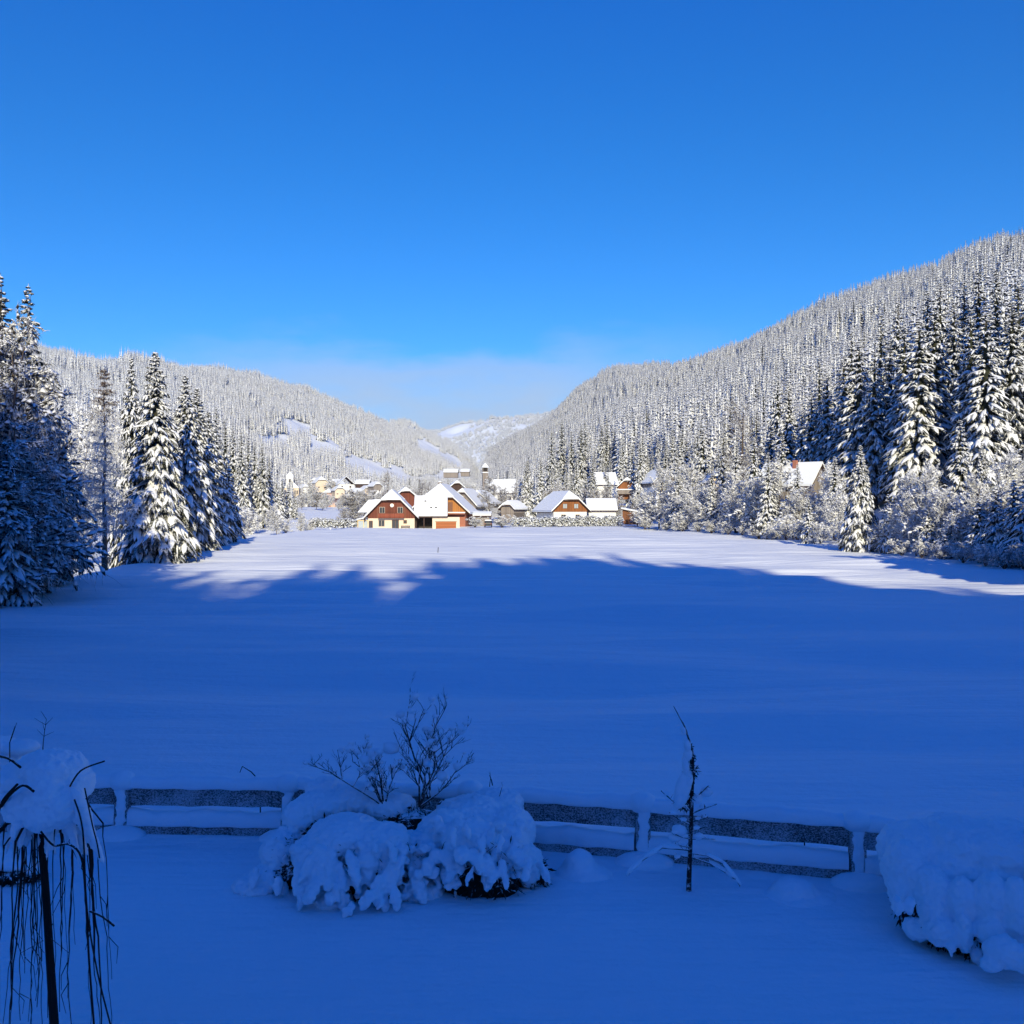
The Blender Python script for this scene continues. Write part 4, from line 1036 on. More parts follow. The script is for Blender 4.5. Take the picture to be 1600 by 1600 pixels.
small_house(793, 252, 781, 808, 22, 'little snow-roofed hut left of the bold spruce', M_GREYWOOD, M_GREYWOOD, -28, 6, 40, cat='hut', name='hut', wins=0, clip=.55)
wide_house(738, 768, 236, 799, 805, 812, 'flat carport roof with thick snow beside the white bush', M_GREYWOOD, 5, 'carport', 'carport')
# wooden tower
tw_ = empty('wooden_tower', (PX(758, 420), 420, PZ(768, 420)), R(8)); tag(tw_, 'slim wooden tower with small snowy pyramid roof above the hamlet', 'tower')
MB().box(-1.1, 1.1, -1.1, 1.1, -3, 8.6).build('shaft', M_GREYWOOD, tw_); MB().box(-.9, .9, -.9, .9, 8.6, 10.2).build('lookout_room', M_DARK, tw_)
m = MB(); 
for a in (-1, 1):
    for b in (-1, 1): m.box(a * .98 - .1, a * .98 + .1, b * .98 - .1, b * .98 + .1, 8.603, 10.2)
m.build('posts', M_GREYWOOD, tw_)
MB().box(-1.4, 1.4, -1.4, 1.4, 7.9, 8.25).build('snow_ledge', M_SNOW, tw_, bevel=.1)
MB().poly([(-1.6,-1.6,10.2),(1.6,-1.6,10.2),(1.6,1.6,10.2),(-1.6,1.6,10.2),(0,0,12.4)], [(0,3,2,1),(0,1,4),(1,2,4),(2,3,4),(3,0,4)]).build('roof', M_SNOW, tw_, bevel=.15)
# --- honey-coloured house with long snowy left slope
hon = gable_house('farmhouse', 'honey-brown timbered house with white ground floor and half-hipped snowy roof', 'house', PX(891, 240), 240, 1.6, R(17), 8.6, 13, 1.9, 1.9, 4.9, R(43), 0.9, M_WHITE, M_HONEY)
for wx in (-1.4, 1.5): window(hon, wx, 2.75, 1.0, 1.05, -0.10, M_BROWNFRAME, M_PALEGLASS)
for wx in (-1.8, 1.9): window(hon, wx, 0.35, 1.0, 0.8, 0.0)
wide_house(917, 966, 243, 778, 797, 806, 'long low shed with plain white roof right of the honey-brown house', M_WHITE, 9, 'shed', 'shed')
b = MB().box(-3.2, 3.2, 0, .1, 0, .15)
bs = empty('shed', (PX(985, 236), 236, PZ(813, 236)), R(-14)); tag(bs, 'small brown plank shed with slanting snowy roof at the right end of the hedge', 'shed')
MB().prism([(-1.9, -1), (1.9, -1), (1.9, 1.75), (-1.9, 2.5)], 0, 3).build('wall', M_SHEDWOOD, bs)
for xx in (-1.2, -.2, .8): MB().box(xx - .05, xx + .05, -.05, -.003, -.5, 1.9).build('batten', M_BROWNFRAME, bs)
MB().box(.95, 1.7, -.04, -.004, -.4, 1.3).build('door', M_DARKWOOD, bs)
r = MB().prism([(-2.3, 2.62), (2.3, 1.72), (2.3, 1.86), (-2.3, 2.76)], -.5, 3.4).build('roof', M_DARKWOOD, bs)
MB().prism([(-2.25, 2.70), (2.25, 1.82), (2.25, 2.25), (-2.25, 3.12)], -.45, 3.35).build('snow_cover', M_SNOW, r, bevel=.14)
# --- chalets on the right slope
ch = small_house(980, 318, 745, 773, 27, 'small honey-brown chalet on the slope above the brown shed', M_HONEY, M_HONEY, -8, 8, 42, wins=2, clip=.72)
MB().box(-3.0, 6.5, -2.2, -.12, .2, 1.5).build('terrace', M_GREYWOOD, ch); MB().box(-3.0, 6.5, -2.2, -.12, 1.503, 1.85).build('snow_on_terrace', M_SNOW, ch, bevel=.1)
wide_house(931, 968, 345, 737, 757, 772, 'white-roofed hillside house with dark side gable left of the small chalet', M_WHITE, 9, gable=M_DARK, rz=10)
small_house(1040, 300, 732, 768, 40, 'grey-roofed house buried among frosted trees right of the small chalet', M_WHITE, M_GREYWOOD, 14, 11, 42)
small_house(1118, 232, 735, 772, 27, 'cream house with small brown windows peeping over the frosted trees', M_CREAM, M_CREAM, 6, 9, 44, wins=2, clip=.6)
lg = small_house(1279, 160, 721, 800, 54, 'chalet with one long snowy roof slope and brick chimney among the right slope trees', M_WHITE, M_GREYWOOD, 46, 9, 45, wins=1, clip=1.0, over=.9, hip=False)
MB().box(-1.1, -.45, 3.4, 4.05, 4.2, 8.5).build('chimney', M_BRICK, lg)
# --- the village on the left with its church
chz = PZ(775, 640)
cu = empty('church', (PX(453, 640), 640, chz), R(10)); tag(cu, 'white village church with square tower and snowy cap at far left', 'church')
MB().box(-2.2, 2.2, 0, 4.4, -3, 13.0).build('tower', M_WHITE, cu)
MB().poly([(-2.5,-.3,13.0),(2.5,-.3,13.0),(2.5,4.7,13.0),(-2.5,4.7,13.0),(0,2.2,16.2)], [(0,3,2,1),(0,1,4),(1,2,4),(2,3,4),(3,0,4)]).build('tower_roof', M_SNOW, cu, bevel=.2)
MB().box(-.5, .5, -.05, -.003, 9.0, 11.0).build('belfry_opening', M_DARK, cu)  # flat dark panel, the opening's shade put into its colour
MB().box(-3.6, 5.6, .4, 14, -3, 5.2).build('nave', M_CREAM, cu)
p = [(-4.1, 5.21), (6.1, 5.21), (1.0, 10.3)]
MB().prism(p, 0.0, 14.4).build('nave_roof', M_SNOW, cu, bevel=.25)
for xx in (-2.8, 3.2, 4.6): window(cu, xx, 1.2, .7, 2.4, .4, M_FRAME, bars=False)
vil = [(512, 660, 763, 792, 24, M_PINK, M_PINK, 'pink house with brown-edged gable, lowest in the village', -8), (541, 690, 744, 764, 26, M_WHITE, None, 'pale house with pyramid-like snow roof at the village top', 20), (503, 700, 744, 766, 20, M_CREAM, M_CREAM, 'cream house left of the pyramid-roofed one in the village', 28),
       (490, 720, 746, 762, 15, M_WHITE, M_WHITE, 'white house next to the church tower in the village', -30), (531, 650, 758, 775, 15, M_CREAM, M_CREAM, 'narrow cream house in the middle of the village', 25), (549, 640, 762, 777, 14, M_WHITE, M_WHITE, 'small white house right of the narrow cream one', -32),
       (474, 620, 774, 788, 16, M_WHITE, M_WHITE, 'low white-roofed house under the church', 36), (493, 610, 780, 796, 14, M_PINK, M_DARKWOOD, 'dark-gabled house at the lower left village edge', -12), (590, 640, 752, 772, 13, M_WHITE, M_GREYWOOD, 'small house behind the bare reddish tree', 32), (562, 580, 774, 790, 18, M_WHITE, M_WHITE, 'house with snowy roof behind the wide frosted tree', 30),
       (520, 730, 748, 762, 14, M_CREAM, M_CREAM, 'little house between the cream and the pyramid-roofed house', -28), (478, 690, 756, 768, 14, M_WHITE, M_WHITE, 'small roof just right below the church tower', 30), (536, 600, 778, 790, 14, M_WHITE, M_WHITE, 'low snowy roof right of the pink house', -30), (575, 660, 758, 770, 14, M_CREAM, M_CREAM, 'small snowy house under the long barn', 28)]
for u, Y, vr, vb, w, wl, gb, lb, rz in vil: small_house(u, Y, vr, vb, w, lb, wl, gb, rz, 9, 42, group=None, clip=.5 if gb else 1.0)
wide_house(554, 577, 690, 749, 756, 762, 'long barn with white roof and dark wall at the right village end', M_DARKWOOD, 10, 'barn', 'barn')
wide_house(692, 716, 950, 732, 738, 743, 'long white-roofed farm building on the far valley meadow', M_GREYWOOD, 14, 'barn', 'barn')
wide_house(719, 734, 960, 732, 737, 741, 'smaller white-roofed shed beside the far valley farm building', M_GREYWOOD, 12, 'barn', 'barn')
# village trees
vt = [(467, 650, 745, 'brown1'), (483, 640, 756, 'frost1'), (507, 640, 770, 'frost2'), (522, 700, 748, 'frost3'), (553, 620, 762, 'frost0'), (565, 600, 768, 'frost1'), (578, 560, 764, 'brown0'), (590, 520, 768, 'frost3'), (487, 600, 782, 'frost2'), (530, 590, 780, 'frost0'),
      (545, 560, 782, 'frost4'), (512, 585, 788, 'frost1'), (470, 580, 786, 'frost3'), (618, 480, 758, 'frost2'), (636, 470, 752, 'frost4'), (690, 420, 756, 'frost1'), (706, 400, 752, 'frost0'), (728, 430, 752, 'frost3'), (745, 400, 750, 'frost2'), (735, 330, 768, 'frost4'), (700, 460, 748, 'dark0'), (640, 560, 745, 'dark1'), (655, 600, 748, 'dark0')]
rv = random.Random(9)
for k in range(34):
    u = rv.uniform(462, 620); Y = rv.uniform(440, 720); vt.append((u, Y, HV - (hz(PX(u, Y), Y) + rv.uniform(6, 11) - CZ) / Y * F, 'frost%d' % rv.randrange(5) if rv.random() < .45 else 'grey%d' % rv.randrange(3)))
for u, Y, v_, pr in vt: tree(pr, 'village_tree', u, Y, v_, 'small snowy tree among the houses of the village and hamlet', 'tree', 'trees among the village houses', 1.2)
# --- snow-covered hedge, its left counterpart and the car
def hedge(u0, u1, Y0, Y1, vt0, vt1, label, seed, name='hedge'):
    rng = np.random.RandomState(seed); a = np.array([PX(u0, Y0), Y0]); b_ = np.array([PX(u1, Y1), Y1]); Lh = np.linalg.norm(b_ - a); n = int(Lh * 150)
    t = rng.rand(n); ctr = a + (b_ - a) * t[:, None]; h = np.array([PZ(vt0, Y0), PZ(vt1, Y1)])
    top = (h[0] + (h[1] - h[0]) * t) * rng.uniform(.85, 1.1, n); top = top * (1 + .25 * vnoise(t * Lh / 1.6, t * 0))
    off = rng.normal(0, .28, (n, 2)); P = np.stack([ctr[:, 0] + off[:, 0], ctr[:, 1] + off[:, 1], top * rng.rand(n) ** .6], -1)
    ang = rng.uniform(0, 6.28, n); D = np.stack([np.cos(ang), np.sin(ang), rng.uniform(-.6, .5, n)], -1)
    v, p, mi = frond_mesh(P, D, rng.uniform(.25, .7, n), rng.uniform(.10, .2, n), rng.uniform(0, .4, n), rng, 0, .85)
    o = link(name, make_mesh(name, v, p, [M_SNOW, M_TWIGS], mi)); tag(o, label, 'hedge'); return o
hedge(800, 972, 231, 231, 809, 807, 'long low hedge speckled with snow in front of the honey-brown house', 1)
hedge(486, 566, 227, 224, 809, 812, 'snow-capped ragged hedge leading left from the red house', 2)
car = empty('parked_car', (PX(763, 226), 226, 0.05), R(90)); tag(car, 'dark parked car under a cap of snow between two white bushes', 'car')
m = MB(); m.prism([(-2.1, .35), (2.1, .35), (2.15, .8), (1.3, .98), (.7, 1.45), (-1.5, 1.48), (-2.1, .95)], -.85, .85); m.build('body', M_CAR, car, bevel=.08)
MB().prism([(-1.5, 1.47), (.7, 1.44), (.55, 1.72), (-1.35, 1.75)], -.78, .78).build('snow_cover', M_SNOW, car, bevel=.1)
for xx in (-1.35, 1.35):
    for yy in (-.87, .69):
        w = MB(); w.tube([(xx, yy, .33), (xx, yy + .18, .33)], .33, 14); w.build('wheel', M_TYRE, car)
MB().box(-2.13, -2.09, -.6, .6, .98, 1.35).build('rear_window', M_GLASS, car)
for yy in (-.75, .6): MB().box(-2.14, -2.1, yy, yy + .15, .7, .9).build('tail_lamp', M_REDLAMP, car)
m = MB(); px_ = PX(684, 105); m.tube([(px_, 105, -.2), (px_ + .05, 105, .55)], .035, 6); o = m.build('field_marker', M_TWIG); tag(o, 'thin dark stake standing in the sunlit middle of the field', 'stake')
# ---------------------------------------------------------------- garden in front: fence, shrubs, small trees
def fence_line(u):                       # ground line of the fence in the picture -> world
    v = np.interp(u, [-100, 192, 452, 735, 1004, 1339, 1700], [1312, 1314, 1318, 1336, 1358, 1388, 1424]); Y = CZ * F / (v - HV); return PX(u, Y), Y
rng = random.Random(3)
fe = empty('fence', (*fence_line(735), 0)); tag(fe, 'low frosted plank fence with thick snow on both rails, crossing the garden edge', 'fence')
f0 = Vector((fe.location.x, fe.location.y, 0))
posts = [-70, 192, 452, 735, 1004, 1339, 1660]
PP = [Vector((*fence_line(u), 0)) - f0 for u in posts]
def pillow(path, wid, hgt, drop, seed, name, parent, front_drop=0.0, nseg=40):
    """long snow cap lying along a path: rounded section with a wavering outline"""
    rg_ = np.random.RandomState(seed); V_, Fc = [], []; prof = 12
    pts = []
    for k in range(nseg + 1):
        t = k / nseg; q = t * (len(path) - 1); i = min(int(q), len(path) - 2); pts.append(Vector(path[i]).lerp(Vector(path[i + 1]), q - i))
    d = (pts[-1] - pts[0]).normalized(); nrm = Vector((-d.y, d.x, 0))
    ph = rg_.uniform(0, 6.28, 6)
    for k, p in enumerate(pts):
        t = k / nseg; s = t * 9
        hh_ = hgt * (1 + .10 * math.sin(s * 1.3 + ph[0]) + .06 * math.sin(s * 3.1 + ph[1]) + .03 * math.sin(s * 7 + ph[4])); ww = wid * (1 + .08 * math.sin(s * 2.1 + ph[2]) + .05 * math.sin(s * 5.3 + ph[5]))
        e = min(1, min(k, nseg - k) / 1.5 + .35) if False else 1
        for j in range(prof):
            a = 2 * math.pi * j / prof; c, s_ = math.cos(a), math.sin(a)
            y = ww * math.copysign(abs(c) ** .6, c); z = (hh_ * abs(s_) ** .75 if s_ > 0 else -drop * (1 + .25 * math.sin(s * 3 + ph[3])) * abs(s_) ** .5 * (1.0))
            V_.append(p + nrm * y + Vector((0, 0, z)))
    for k in range(nseg):
        for j in range(prof): Fc.append((k * prof + j, (k + 1) * prof + j, (k + 1) * prof + (j + 1) % prof, k * prof + (j + 1) % prof))
    m = MB().poly(V_, Fc); m.poly([V_[j] for j in range(prof)], [tuple(range(prof))]); m.poly([V_[nseg * prof + j] for j in range(prof)], [tuple(range(prof - 1, -1, -1))])
    return m.build(name, M_SNOW, parent, smooth=True)
def board(a, b, z0, z1, th, name, parent, wob=0.0, seed=0):
    rg_ = random.Random(seed); d = (b - a).normalized(); n = Vector((-d.y, d.x, 0)) * th / 2; m = MB(); K = 10; vs = []
    for k in range(K + 1):
        p = a.lerp(b, k / K); dz0 = rg_.uniform(-wob, wob); dz1 = rg_.uniform(-wob, wob) * .5
        vs += [p - n + Vector((0, 0, z0 + dz0)), p + n + Vector((0, 0, z0 + dz0)), p + n + Vector((0, 0, z1 + dz1)), p - n + Vector((0, 0, z1 + dz1))]
    f = [(0, 1, 2, 3), (K * 4 + 3, K * 4 + 2, K * 4 + 1, K * 4)]
    for k in range(K):
        for j in range(4): f.append((k * 4 + j, (k + 1) * 4 + j, (k + 1) * 4 + (j + 1) % 4, k * 4 + (j + 1) % 4))
    return m.poly(vs, f).build(name, M_FENCE, parent)
gz = [hz(p.x + f0.x, p.y + f0.y) for p in PP]
for i, p in enumerate(PP):
    m = MB(); w = .10
    m.box(p.x - w, p.x + w, p.y - .13, p.y + .05, gz[i] - .5, gz[i] + .70)
    po = m.build('post', M_FENCE, fe, bevel=.03)
    cp = MB(); cp.blob((p.x, p.y - .02, gz[i] + .76), (.20, .19, .15), seg=18, rings=12); cp.build('snow_cap', M_SNOW, po, True)
    fr_ = MB()
    for k in range(9): fr_.blob((p.x + rng.uniform(-.025, .025), p.y - .125, gz[i] + .04 + .085 * k), (rng.uniform(.075, .105), .05, rng.uniform(.06, .10)), seg=9, rings=7, jit=.15, rng=rng)
    fo = fr_.build('clinging_snow', M_SNOW, po, True); rmm = fo.modifiers.new('melt', 'REMESH'); rmm.mode = 'VOXEL'; rmm.voxel_size = .02; rmm.use_smooth_shade = True; sm_ = fo.modifiers.new('settle', 'SMOOTH'); sm_.iterations = 10
    ft = MB(); ft.blob((p.x, p.y - .2, gz[i] - .02), (.42, .30, .16), seg=16, rings=8); ft.build('drift', M_SNOW, po, True)
for i in range(len(PP) - 1):
    a, b = PP[i], PP[i + 1]; d = (b - a).normalized(); n = Vector((-d.y, d.x, 0)); a2, b2 = a + d * .1, b - d * .1
    za = (gz[i] + gz[i + 1]) / 2
    board(a2, b2, za + .40, za + .70, .045, 'upper_board', fe, .012, i)
    pillow([a2 - n * .16 + Vector((0, 0, za - .06)), b2 - n * .16 + Vector((0, 0, za - .06))],   .28, .06, .2, i + 70, 'drift', fe)
    lo_ = board(a2 - n * .02, b2 - n * .02, za - .30, za + .14, .16, 'lower_board', fe, .012, i + 20)
    pillow([a2 - d * .08 + Vector((0, 0, za + .70)), b2 + d * .08 + Vector((0, 0, za + .70))], .13, .145, .035, i, 'snow_cap', fe)
    pillow([a2 - n * .02 + Vector((0, 0, za + .145)), b2 - n * .02 + Vector((0, 0, za + .145))], .12, .20, .03, i + 40, 'snow_cap', lo_)

# ---- snow lying on shrubs: overlapping pillows melted together
def snow_mass(name, blobs, parent, voxel=0.03, smooth=8, seed=0, lump=.05):
    m = MB()
    for c, r, *rot in blobs:
        M = Matrix.Identity(3)
        if rot: M = rot[0]
        m.blob(c, r, M, seg=16, rings=10)
    o = m.build(name, M_SNOW, parent, smooth=True)
    rm = o.modifiers.new('melt', 'REMESH'); rm.mode = 'VOXEL'; rm.voxel_size = voxel; rm.use_smooth_shade = True
    sm = o.modifiers.new('settle', 'SMOOTH'); sm.iterations = smooth; sm.factor = .5
    tx = bpy.data.textures.new(name + '_lumps', 'CLOUDS'); tx.noise_scale = .22; tx.noise_depth = 3
    dp = o.modifiers.new('lumps', 'DISPLACE'); dp.texture = tx; dp.strength = lump; dp.mid_level = .5; dp.texture_coords = 'LOCAL'
    tx2 = bpy.data.textures.new(name + '_grain', 'CLOUDS'); tx2.noise_scale = .05; tx2.noise_depth = 2
    d2 = o.modifiers.new('grain', 'DISPLACE'); d2.texture = tx2; d2.strength = lump * .6; d2.mid_level = .5; d2.texture_coords = 'LOCAL'
    return o
def tilt(ax, an): return Matrix.Rotation(an, 3, ax)
def lobe(p, d, L, w, t, seed=0):
    """a drooping tongue of snow from p along d"""
    d = Vector(d).normalized(); q = d.to_track_quat('X', 'Z').to_matrix()
    return (Vector(p) + d * L * .5, (L * .56, w, t), q)
def leaf_cloud(name, parent, spots, n, seed, material=None, size=(.08, .2), w=.025):
    rg_ = np.random.RandomState(seed); Vs, Fs = [], []; 
    for k in range(n):
        c, r = spots[rg_.randint(len(spots))]
        u_ = rg_.normal(0, 1, 3); u_ /= np.linalg.norm(u_); rr = rg_.rand() ** .4
        p = np.array(c) + u_ * np.array(r) * rr
        d = u_ * .7 + rg_.normal(0, .5, 3) + np.array([0, 0, -.5]); d /= np.linalg.norm(d); L = rg_.uniform(*size)
        s = np.cross(d, rg_.normal(0, 1, 3)); s /= np.linalg.norm(s); b = len(Vs); ww = w * rg_.uniform(.6, 1.4)
        t_ = np.cross(d, s)
        Vs += [p, p + d * L * .5 + s * ww + t_ * ww * .3, p + d * L, p + d * L * .5 - s * ww + t_ * ww * .3]; Fs.append((b, b + 1, b + 2, b + 3))
    m = MB(); m.poly(Vs, Fs); return m.build(name, material or M_LEAF, parent)
def dark_core(parent, spots, seed):
    rg_ = random.Random(seed); m = MB()
    for c, r in spots: m.blob(c, [x * .86 for x in r], seg=12, rings=8, jit=.12, rng=rg_)
    return m.build('inner_branches', M_LEAF, parent)
def twigs(name, parent, base, dirs, L, r, seed, levels=3, fan=7, spread=.5, snowm=True, curve=.12, caps=None, mat_=None):
    """slender forked stems; caps collects fork points for the snow that rests in them"""
    rg_ = random.Random(seed); m = MB()
    def grow(p, d, L, r, lv):
        d = d.normalized(); pts = [p]; n = 5 if lv else 4; dd = d.copy()
        for k in range(n):
            dd = (dd + Vector((rg_.uniform(-1, 1), rg_.uniform(-1, 1), rg_.uniform(-.6, 1))) * curve).normalized(); pts.append(pts[-1] + dd * L / n)
        m.tube(pts, [r * (1 - .55 * k / n) for k in range(n + 1)], 5)
        if caps is not None and lv <= 1: caps.append((pts[-1], L))
        if lv > 0:
            for k in range(fan if lv == levels else rg_.randint(3, 5)):
                i = rg_.randint(2, n); q = pts[i]; s = Vector((rg_.uniform(-1, 1), rg_.uniform(-1, 1), rg_.uniform(-.2, .8))).normalized()
                grow(q, dd * (1 - spread) + s * spread * 1.2, L * rg_.uniform(.32, .5), r * .55, lv - 1)
    for d in dirs: grow(Vector(base), Vector(d), L * rg_.uniform(.8, 1.1) * Vector(d).length, r, levels)
    return m.build(name, mat_ or (M_TWIGS if snowm else M_TWIG), parent)

def curve(pts, n=5):
    q = [pts[0]] + list(pts) + [pts[-1]]; out_ = []
    for i in range(1, len(q) - 2):
        for k in range(n):
            t = k / n; a, b, c, d = q[i - 1], q[i], q[i + 1], q[i + 2]
            out_.append(.5 * ((2 * b) + (c - a) * t + (2 * a - 5 * b + 4 * c - d) * t * t + (3 * b - a - 3 * c + d) * t ** 3))
    return out_ + [pts[-1]]
def at(u, v_, Y): return Vector((PX(u, Y), Y, PZ(v_, Y)))
# ---- the big shrub in the middle
Ys = 12.7
S0 = Vector((PX(610, Ys), Ys, 0)); S0.z = hz(S0.x, S0.y)
sh = empty('shrub', S0); tag(sh, 'wide snow-buried evergreen shrub with bare forked twigs rising from it, before the fence', 'shrub')
def L_(u, v_, Y): return at(u, v_, Y) - S0
rg = random.Random(21); B = []
def dome(u, v_, Y, rx, ry, rz_): B.append((L_(u, v_, Y), (rx, ry, rz_)))
# rear and upper cushions
dome(505, 1262, 13.3, .42, .35, .24); dome(560, 1250, 13.4, .45, .35, .22); dome(470, 1278, 13.1, .26, .3, .26); dome(610, 1262, 13.2, .35, .3, .20); dome(505, 1232, 13.5, .26, .2, .14)
dome(775, 1258, 13.5, .40, .3, .22); dome(735, 1282, 13.1, .55, .45, .30); dome(800, 1300, 12.9, .32, .4, .32); dome(700, 1300, 12.7, .4, .4, .28)
# front cushions
dome(540, 1310, 12.4, .50, .45, .28); dome(600, 1318, 12.25, .34, .36, .26); dome(492, 1335, 12.3, .30, .36, .24); dome(650, 1330, 12.5, .36, .36, .24); dome(440, 1335, 12.7, .28, .34, .28); dome(425, 1370, 12.5, .30, .34, .18)
dome(735, 1312, 12.35, .40, .36, .26); dome(790, 1328, 12.4, .32, .36, .30); dome(826, 1352, 12.5, .18, .26, .26); dome(400, 1383, 12.4, .30, .34, .12)
dome(655, 1395, 12.3, .36, .34, .20); dome(520, 1405, 12.0, .26, .28, .12); dome(845, 1392, 12.7, .3, .3, .12); dome(575, 1345, 11.95, .16, .14, .16); dome(615, 1362, 11.9, .13, .12, .16); dome(500, 1370, 12.0, .15, .14, .18)
def fringe(u0, u1, v0, v1, Y, n, len_, wid):
    for k in range(n):
        t = (k + rg.uniform(.1, .9)) / n; u = u0 + (u1 - u0) * t; v_ = v0 + (v1 - v0) * t + rg.uniform(-12, 12)
        B.append(lobe(L_(u, v_, Y + rg.uniform(-.12, .15)), (rg.uniform(-.55, .55), -.6, -rg.uniform(.6, 1.5)), len_ * rg.uniform(.5, 1.35), wid * rg.uniform(.6, 1.25), wid * .7))
fringe(470, 645, 1335, 1345, 12.0, 13, .38, .09); fringe(470, 625, 1368, 1378, 11.85, 12, .28, .075); fringe(510, 610, 1398, 1398, 11.75, 8, .18, .06)
fringe(690, 845, 1322, 1342, 12.0, 12, .30, .09); fringe(700, 790, 1345, 1350, 11.95, 6, .22, .065); fringe(440, 525, 1288, 1300, 12.8, 9, .24, .06); fringe(395, 450, 1360, 1375, 12.2, 5, .24, .07)
fringe(640, 700, 1345, 1355, 12.1, 5, .28, .07); fringe(580, 700, 1285, 1290, 12.9, 9, .20, .06); fringe(560, 640, 1300, 1330, 11.9, 6, .26, .05); fringe(700, 830, 1290, 1310, 12.0, 7, .2, .05)
for k in range(130):
    u = rg.uniform(455, 815); v_ = rg.uniform(1300, 1412) - (20 if u > 650 else 0); s = rg.uniform(.03, .085)
    B.append((L_(u, v_, 12.0 + rg.uniform(-.08, .25) + max(0, (1330 - v_)) * .006), (s * 1.2, s, s)))
snow_mass('snow_cover', B, sh, .020, 3, lump=.09)
cores = [(L_(560, 1375, 12.35), (.55, .42, .42)), (L_(590, 1400, 12.2), (.35, .35, .30)), (L_(740, 1372, 12.4), (.50, .42, .36)), (L_(775, 1385, 12.35), (.34, .35, .26)), (L_(495, 1310, 12.95), (.28, .25, .26)), (L_(455, 1365, 12.5), (.22, .3, .22)), (L_(650, 1290, 13.0), (.55, .3, .22)), (L_(740, 1300, 12.9), (.6, .3, .22)), (L_(830, 1370, 12.6), (.2, .25, .25))]
dark_core(sh, cores, 5); leaf_cloud('leaves', sh, [(c, [x * 1.06 for x in r]) for c, r in cores], 4200, 6, None, (.06, .17), .016)
leaf_cloud('sprig', sh, [(L_(545, 1350, 11.95), (.50, .08, .26)), (L_(760, 1345, 12.0), (.48, .08, .24)), (L_(460, 1325, 12.5), (.3, .1, .2)), (L_(640, 1340, 12.2), (.3, .1, .2))], 520, 16, M_TWIGS, (.05, .13), .008)
caps = []
tw1 = twigs('twig', sh, L_(672, 1258, 13.0), [(-.30, .1, 1.4), (-.1, .1, .7)], .98, .017, 31, 3, 8, .5, caps=caps)
tw2 = twigs('twig', sh, L_(655, 1262, 12.9), [(.05, .1, 1), (.28, -.05, 1.05), (.48, .1, .95), (.16, .2, 1.15), (.75, 0, .55)], .80, .015, 32, 3, 6, .42, caps=caps)
tw3 = twigs('twig', sh, L_(600, 1262, 13.0), [(-.5, .1, .72), (-.95, .1, .62), (-.15, 0, .85), (-.35, -.1, .6), (.2, 0, .7)], .78, .015, 33, 3, 7, .5, caps=caps)
rg.shuffle(caps)
lumps = [(p, rg.uniform(.016, .042)) for p, l in caps if rg.random() < .8][:85]
lumps += [(L_(610, 1172, 13.0), .085), (L_(585, 1180, 13.0), .07), (L_(570, 1190, 13.0), .06), (L_(715, 1200, 12.9), .05), (L_(625, 1118, 13.0), .045), (L_(545, 1172, 13.0), .05), (L_(668, 1195, 12.9), .05), (L_(690, 1215, 12.9), .06)]
for p, s in lumps: MB().blob(p + Vector((0, 0, s * .3)), (s * 1.3, s, s), seg=10, rings=7, jit=.14, rng=rg).build('snow_lump', M_SNOW, sh, True)
for u, v_, Y, d in ((765, 1230, 13.4, (.1, 0, 1)), (780, 1245, 13.2, (.35, 0, 1)), (640, 1330, 12.0, (-.2, -.2, .8)), (690, 1328, 12.0, (.3, -.2, .6)), (760, 1332, 11.95, (.5, -.2, .5))): twigs('twig', sh, L_(u, v_, Y), [d], .18, .006, int(u), 1, 2)

# ---- the big shrub at the right border
Yr = 10.9; S0 = Vector((PX(1500, Yr), Yr, 0)); S0.z = hz(S0.x, S0.y)
sr = empty('shrub', S0); tag(sr, 'huge rounded snow-covered shrub at the right border, dark hollows at its foot', 'shrub')
B = []
dome(1440, 1332, 11.7, .50, .55, .34); dome(1500, 1322, 11.6, .55, .6, .34); dome(1565, 1330, 11.4, .60, .6, .36); dome(1640, 1350, 11.1, .5, .6, .45); dome(1490, 1358, 11.35, .42, .42, .30); dome(1560, 1366, 11.2, .42, .42, .32)
dome(1416, 1362, 11.35, .26, .34, .34); dome(1408, 1392, 11.2, .15, .2, .20); dome(1455, 1390, 11.0, .22, .26, .26)
dome(1460, 1428, 10.85, .16, .2, .26); dome(1470, 1455, 10.7, .18, .2, .16); dome(1436, 1452, 10.95, .16, .18, .12)
dome(1505, 1415, 10.75, .16, .18, .32); dome(1508, 1460, 10.55, .085, .12, .22)
dome(1550, 1415, 10.65, .20, .22, .34); dome(1548, 1455, 10.5, .15, .16, .16)
dome(1592, 1430, 10.5, .18, .22, .40); dome(1572, 1490, 10.15, .20, .2, .16); dome(1600, 1500, 10.05, .15, .16, .14); dome(1550, 1508, 10.1, .12, .12, .08); dome(1640, 1450, 10.4, .3, .3, .5)
for u, v0, l in ((1400, 1400, .2), (1422, 1405, .16), (1490, 1450, .3), (1522, 1470, .26), (1564, 1470, .2)):
    B.append(lobe(L_(u, v0, 10.6), (rg.uniform(-.2, .2), -.35, -1), l, .06, .06))
snow_mass('snow_cover', B, sr, .022, 3, lump=.08)
cores = [(L_(1435, 1415, 11.2), (.22, .2, .26)), (L_(1482, 1440, 10.95), (.34, .22, .30)), (L_(1535, 1460, 10.75), (.34, .22, .28)), (L_(1600, 1470, 10.7), (.32, .22, .3))]
dark_core(sr, cores, 8); leaf_cloud('leaves', sr, [(c, [x * 1.08 for x in r]) for c, r in cores], 2600, 9, None, (.06, .15), .016)

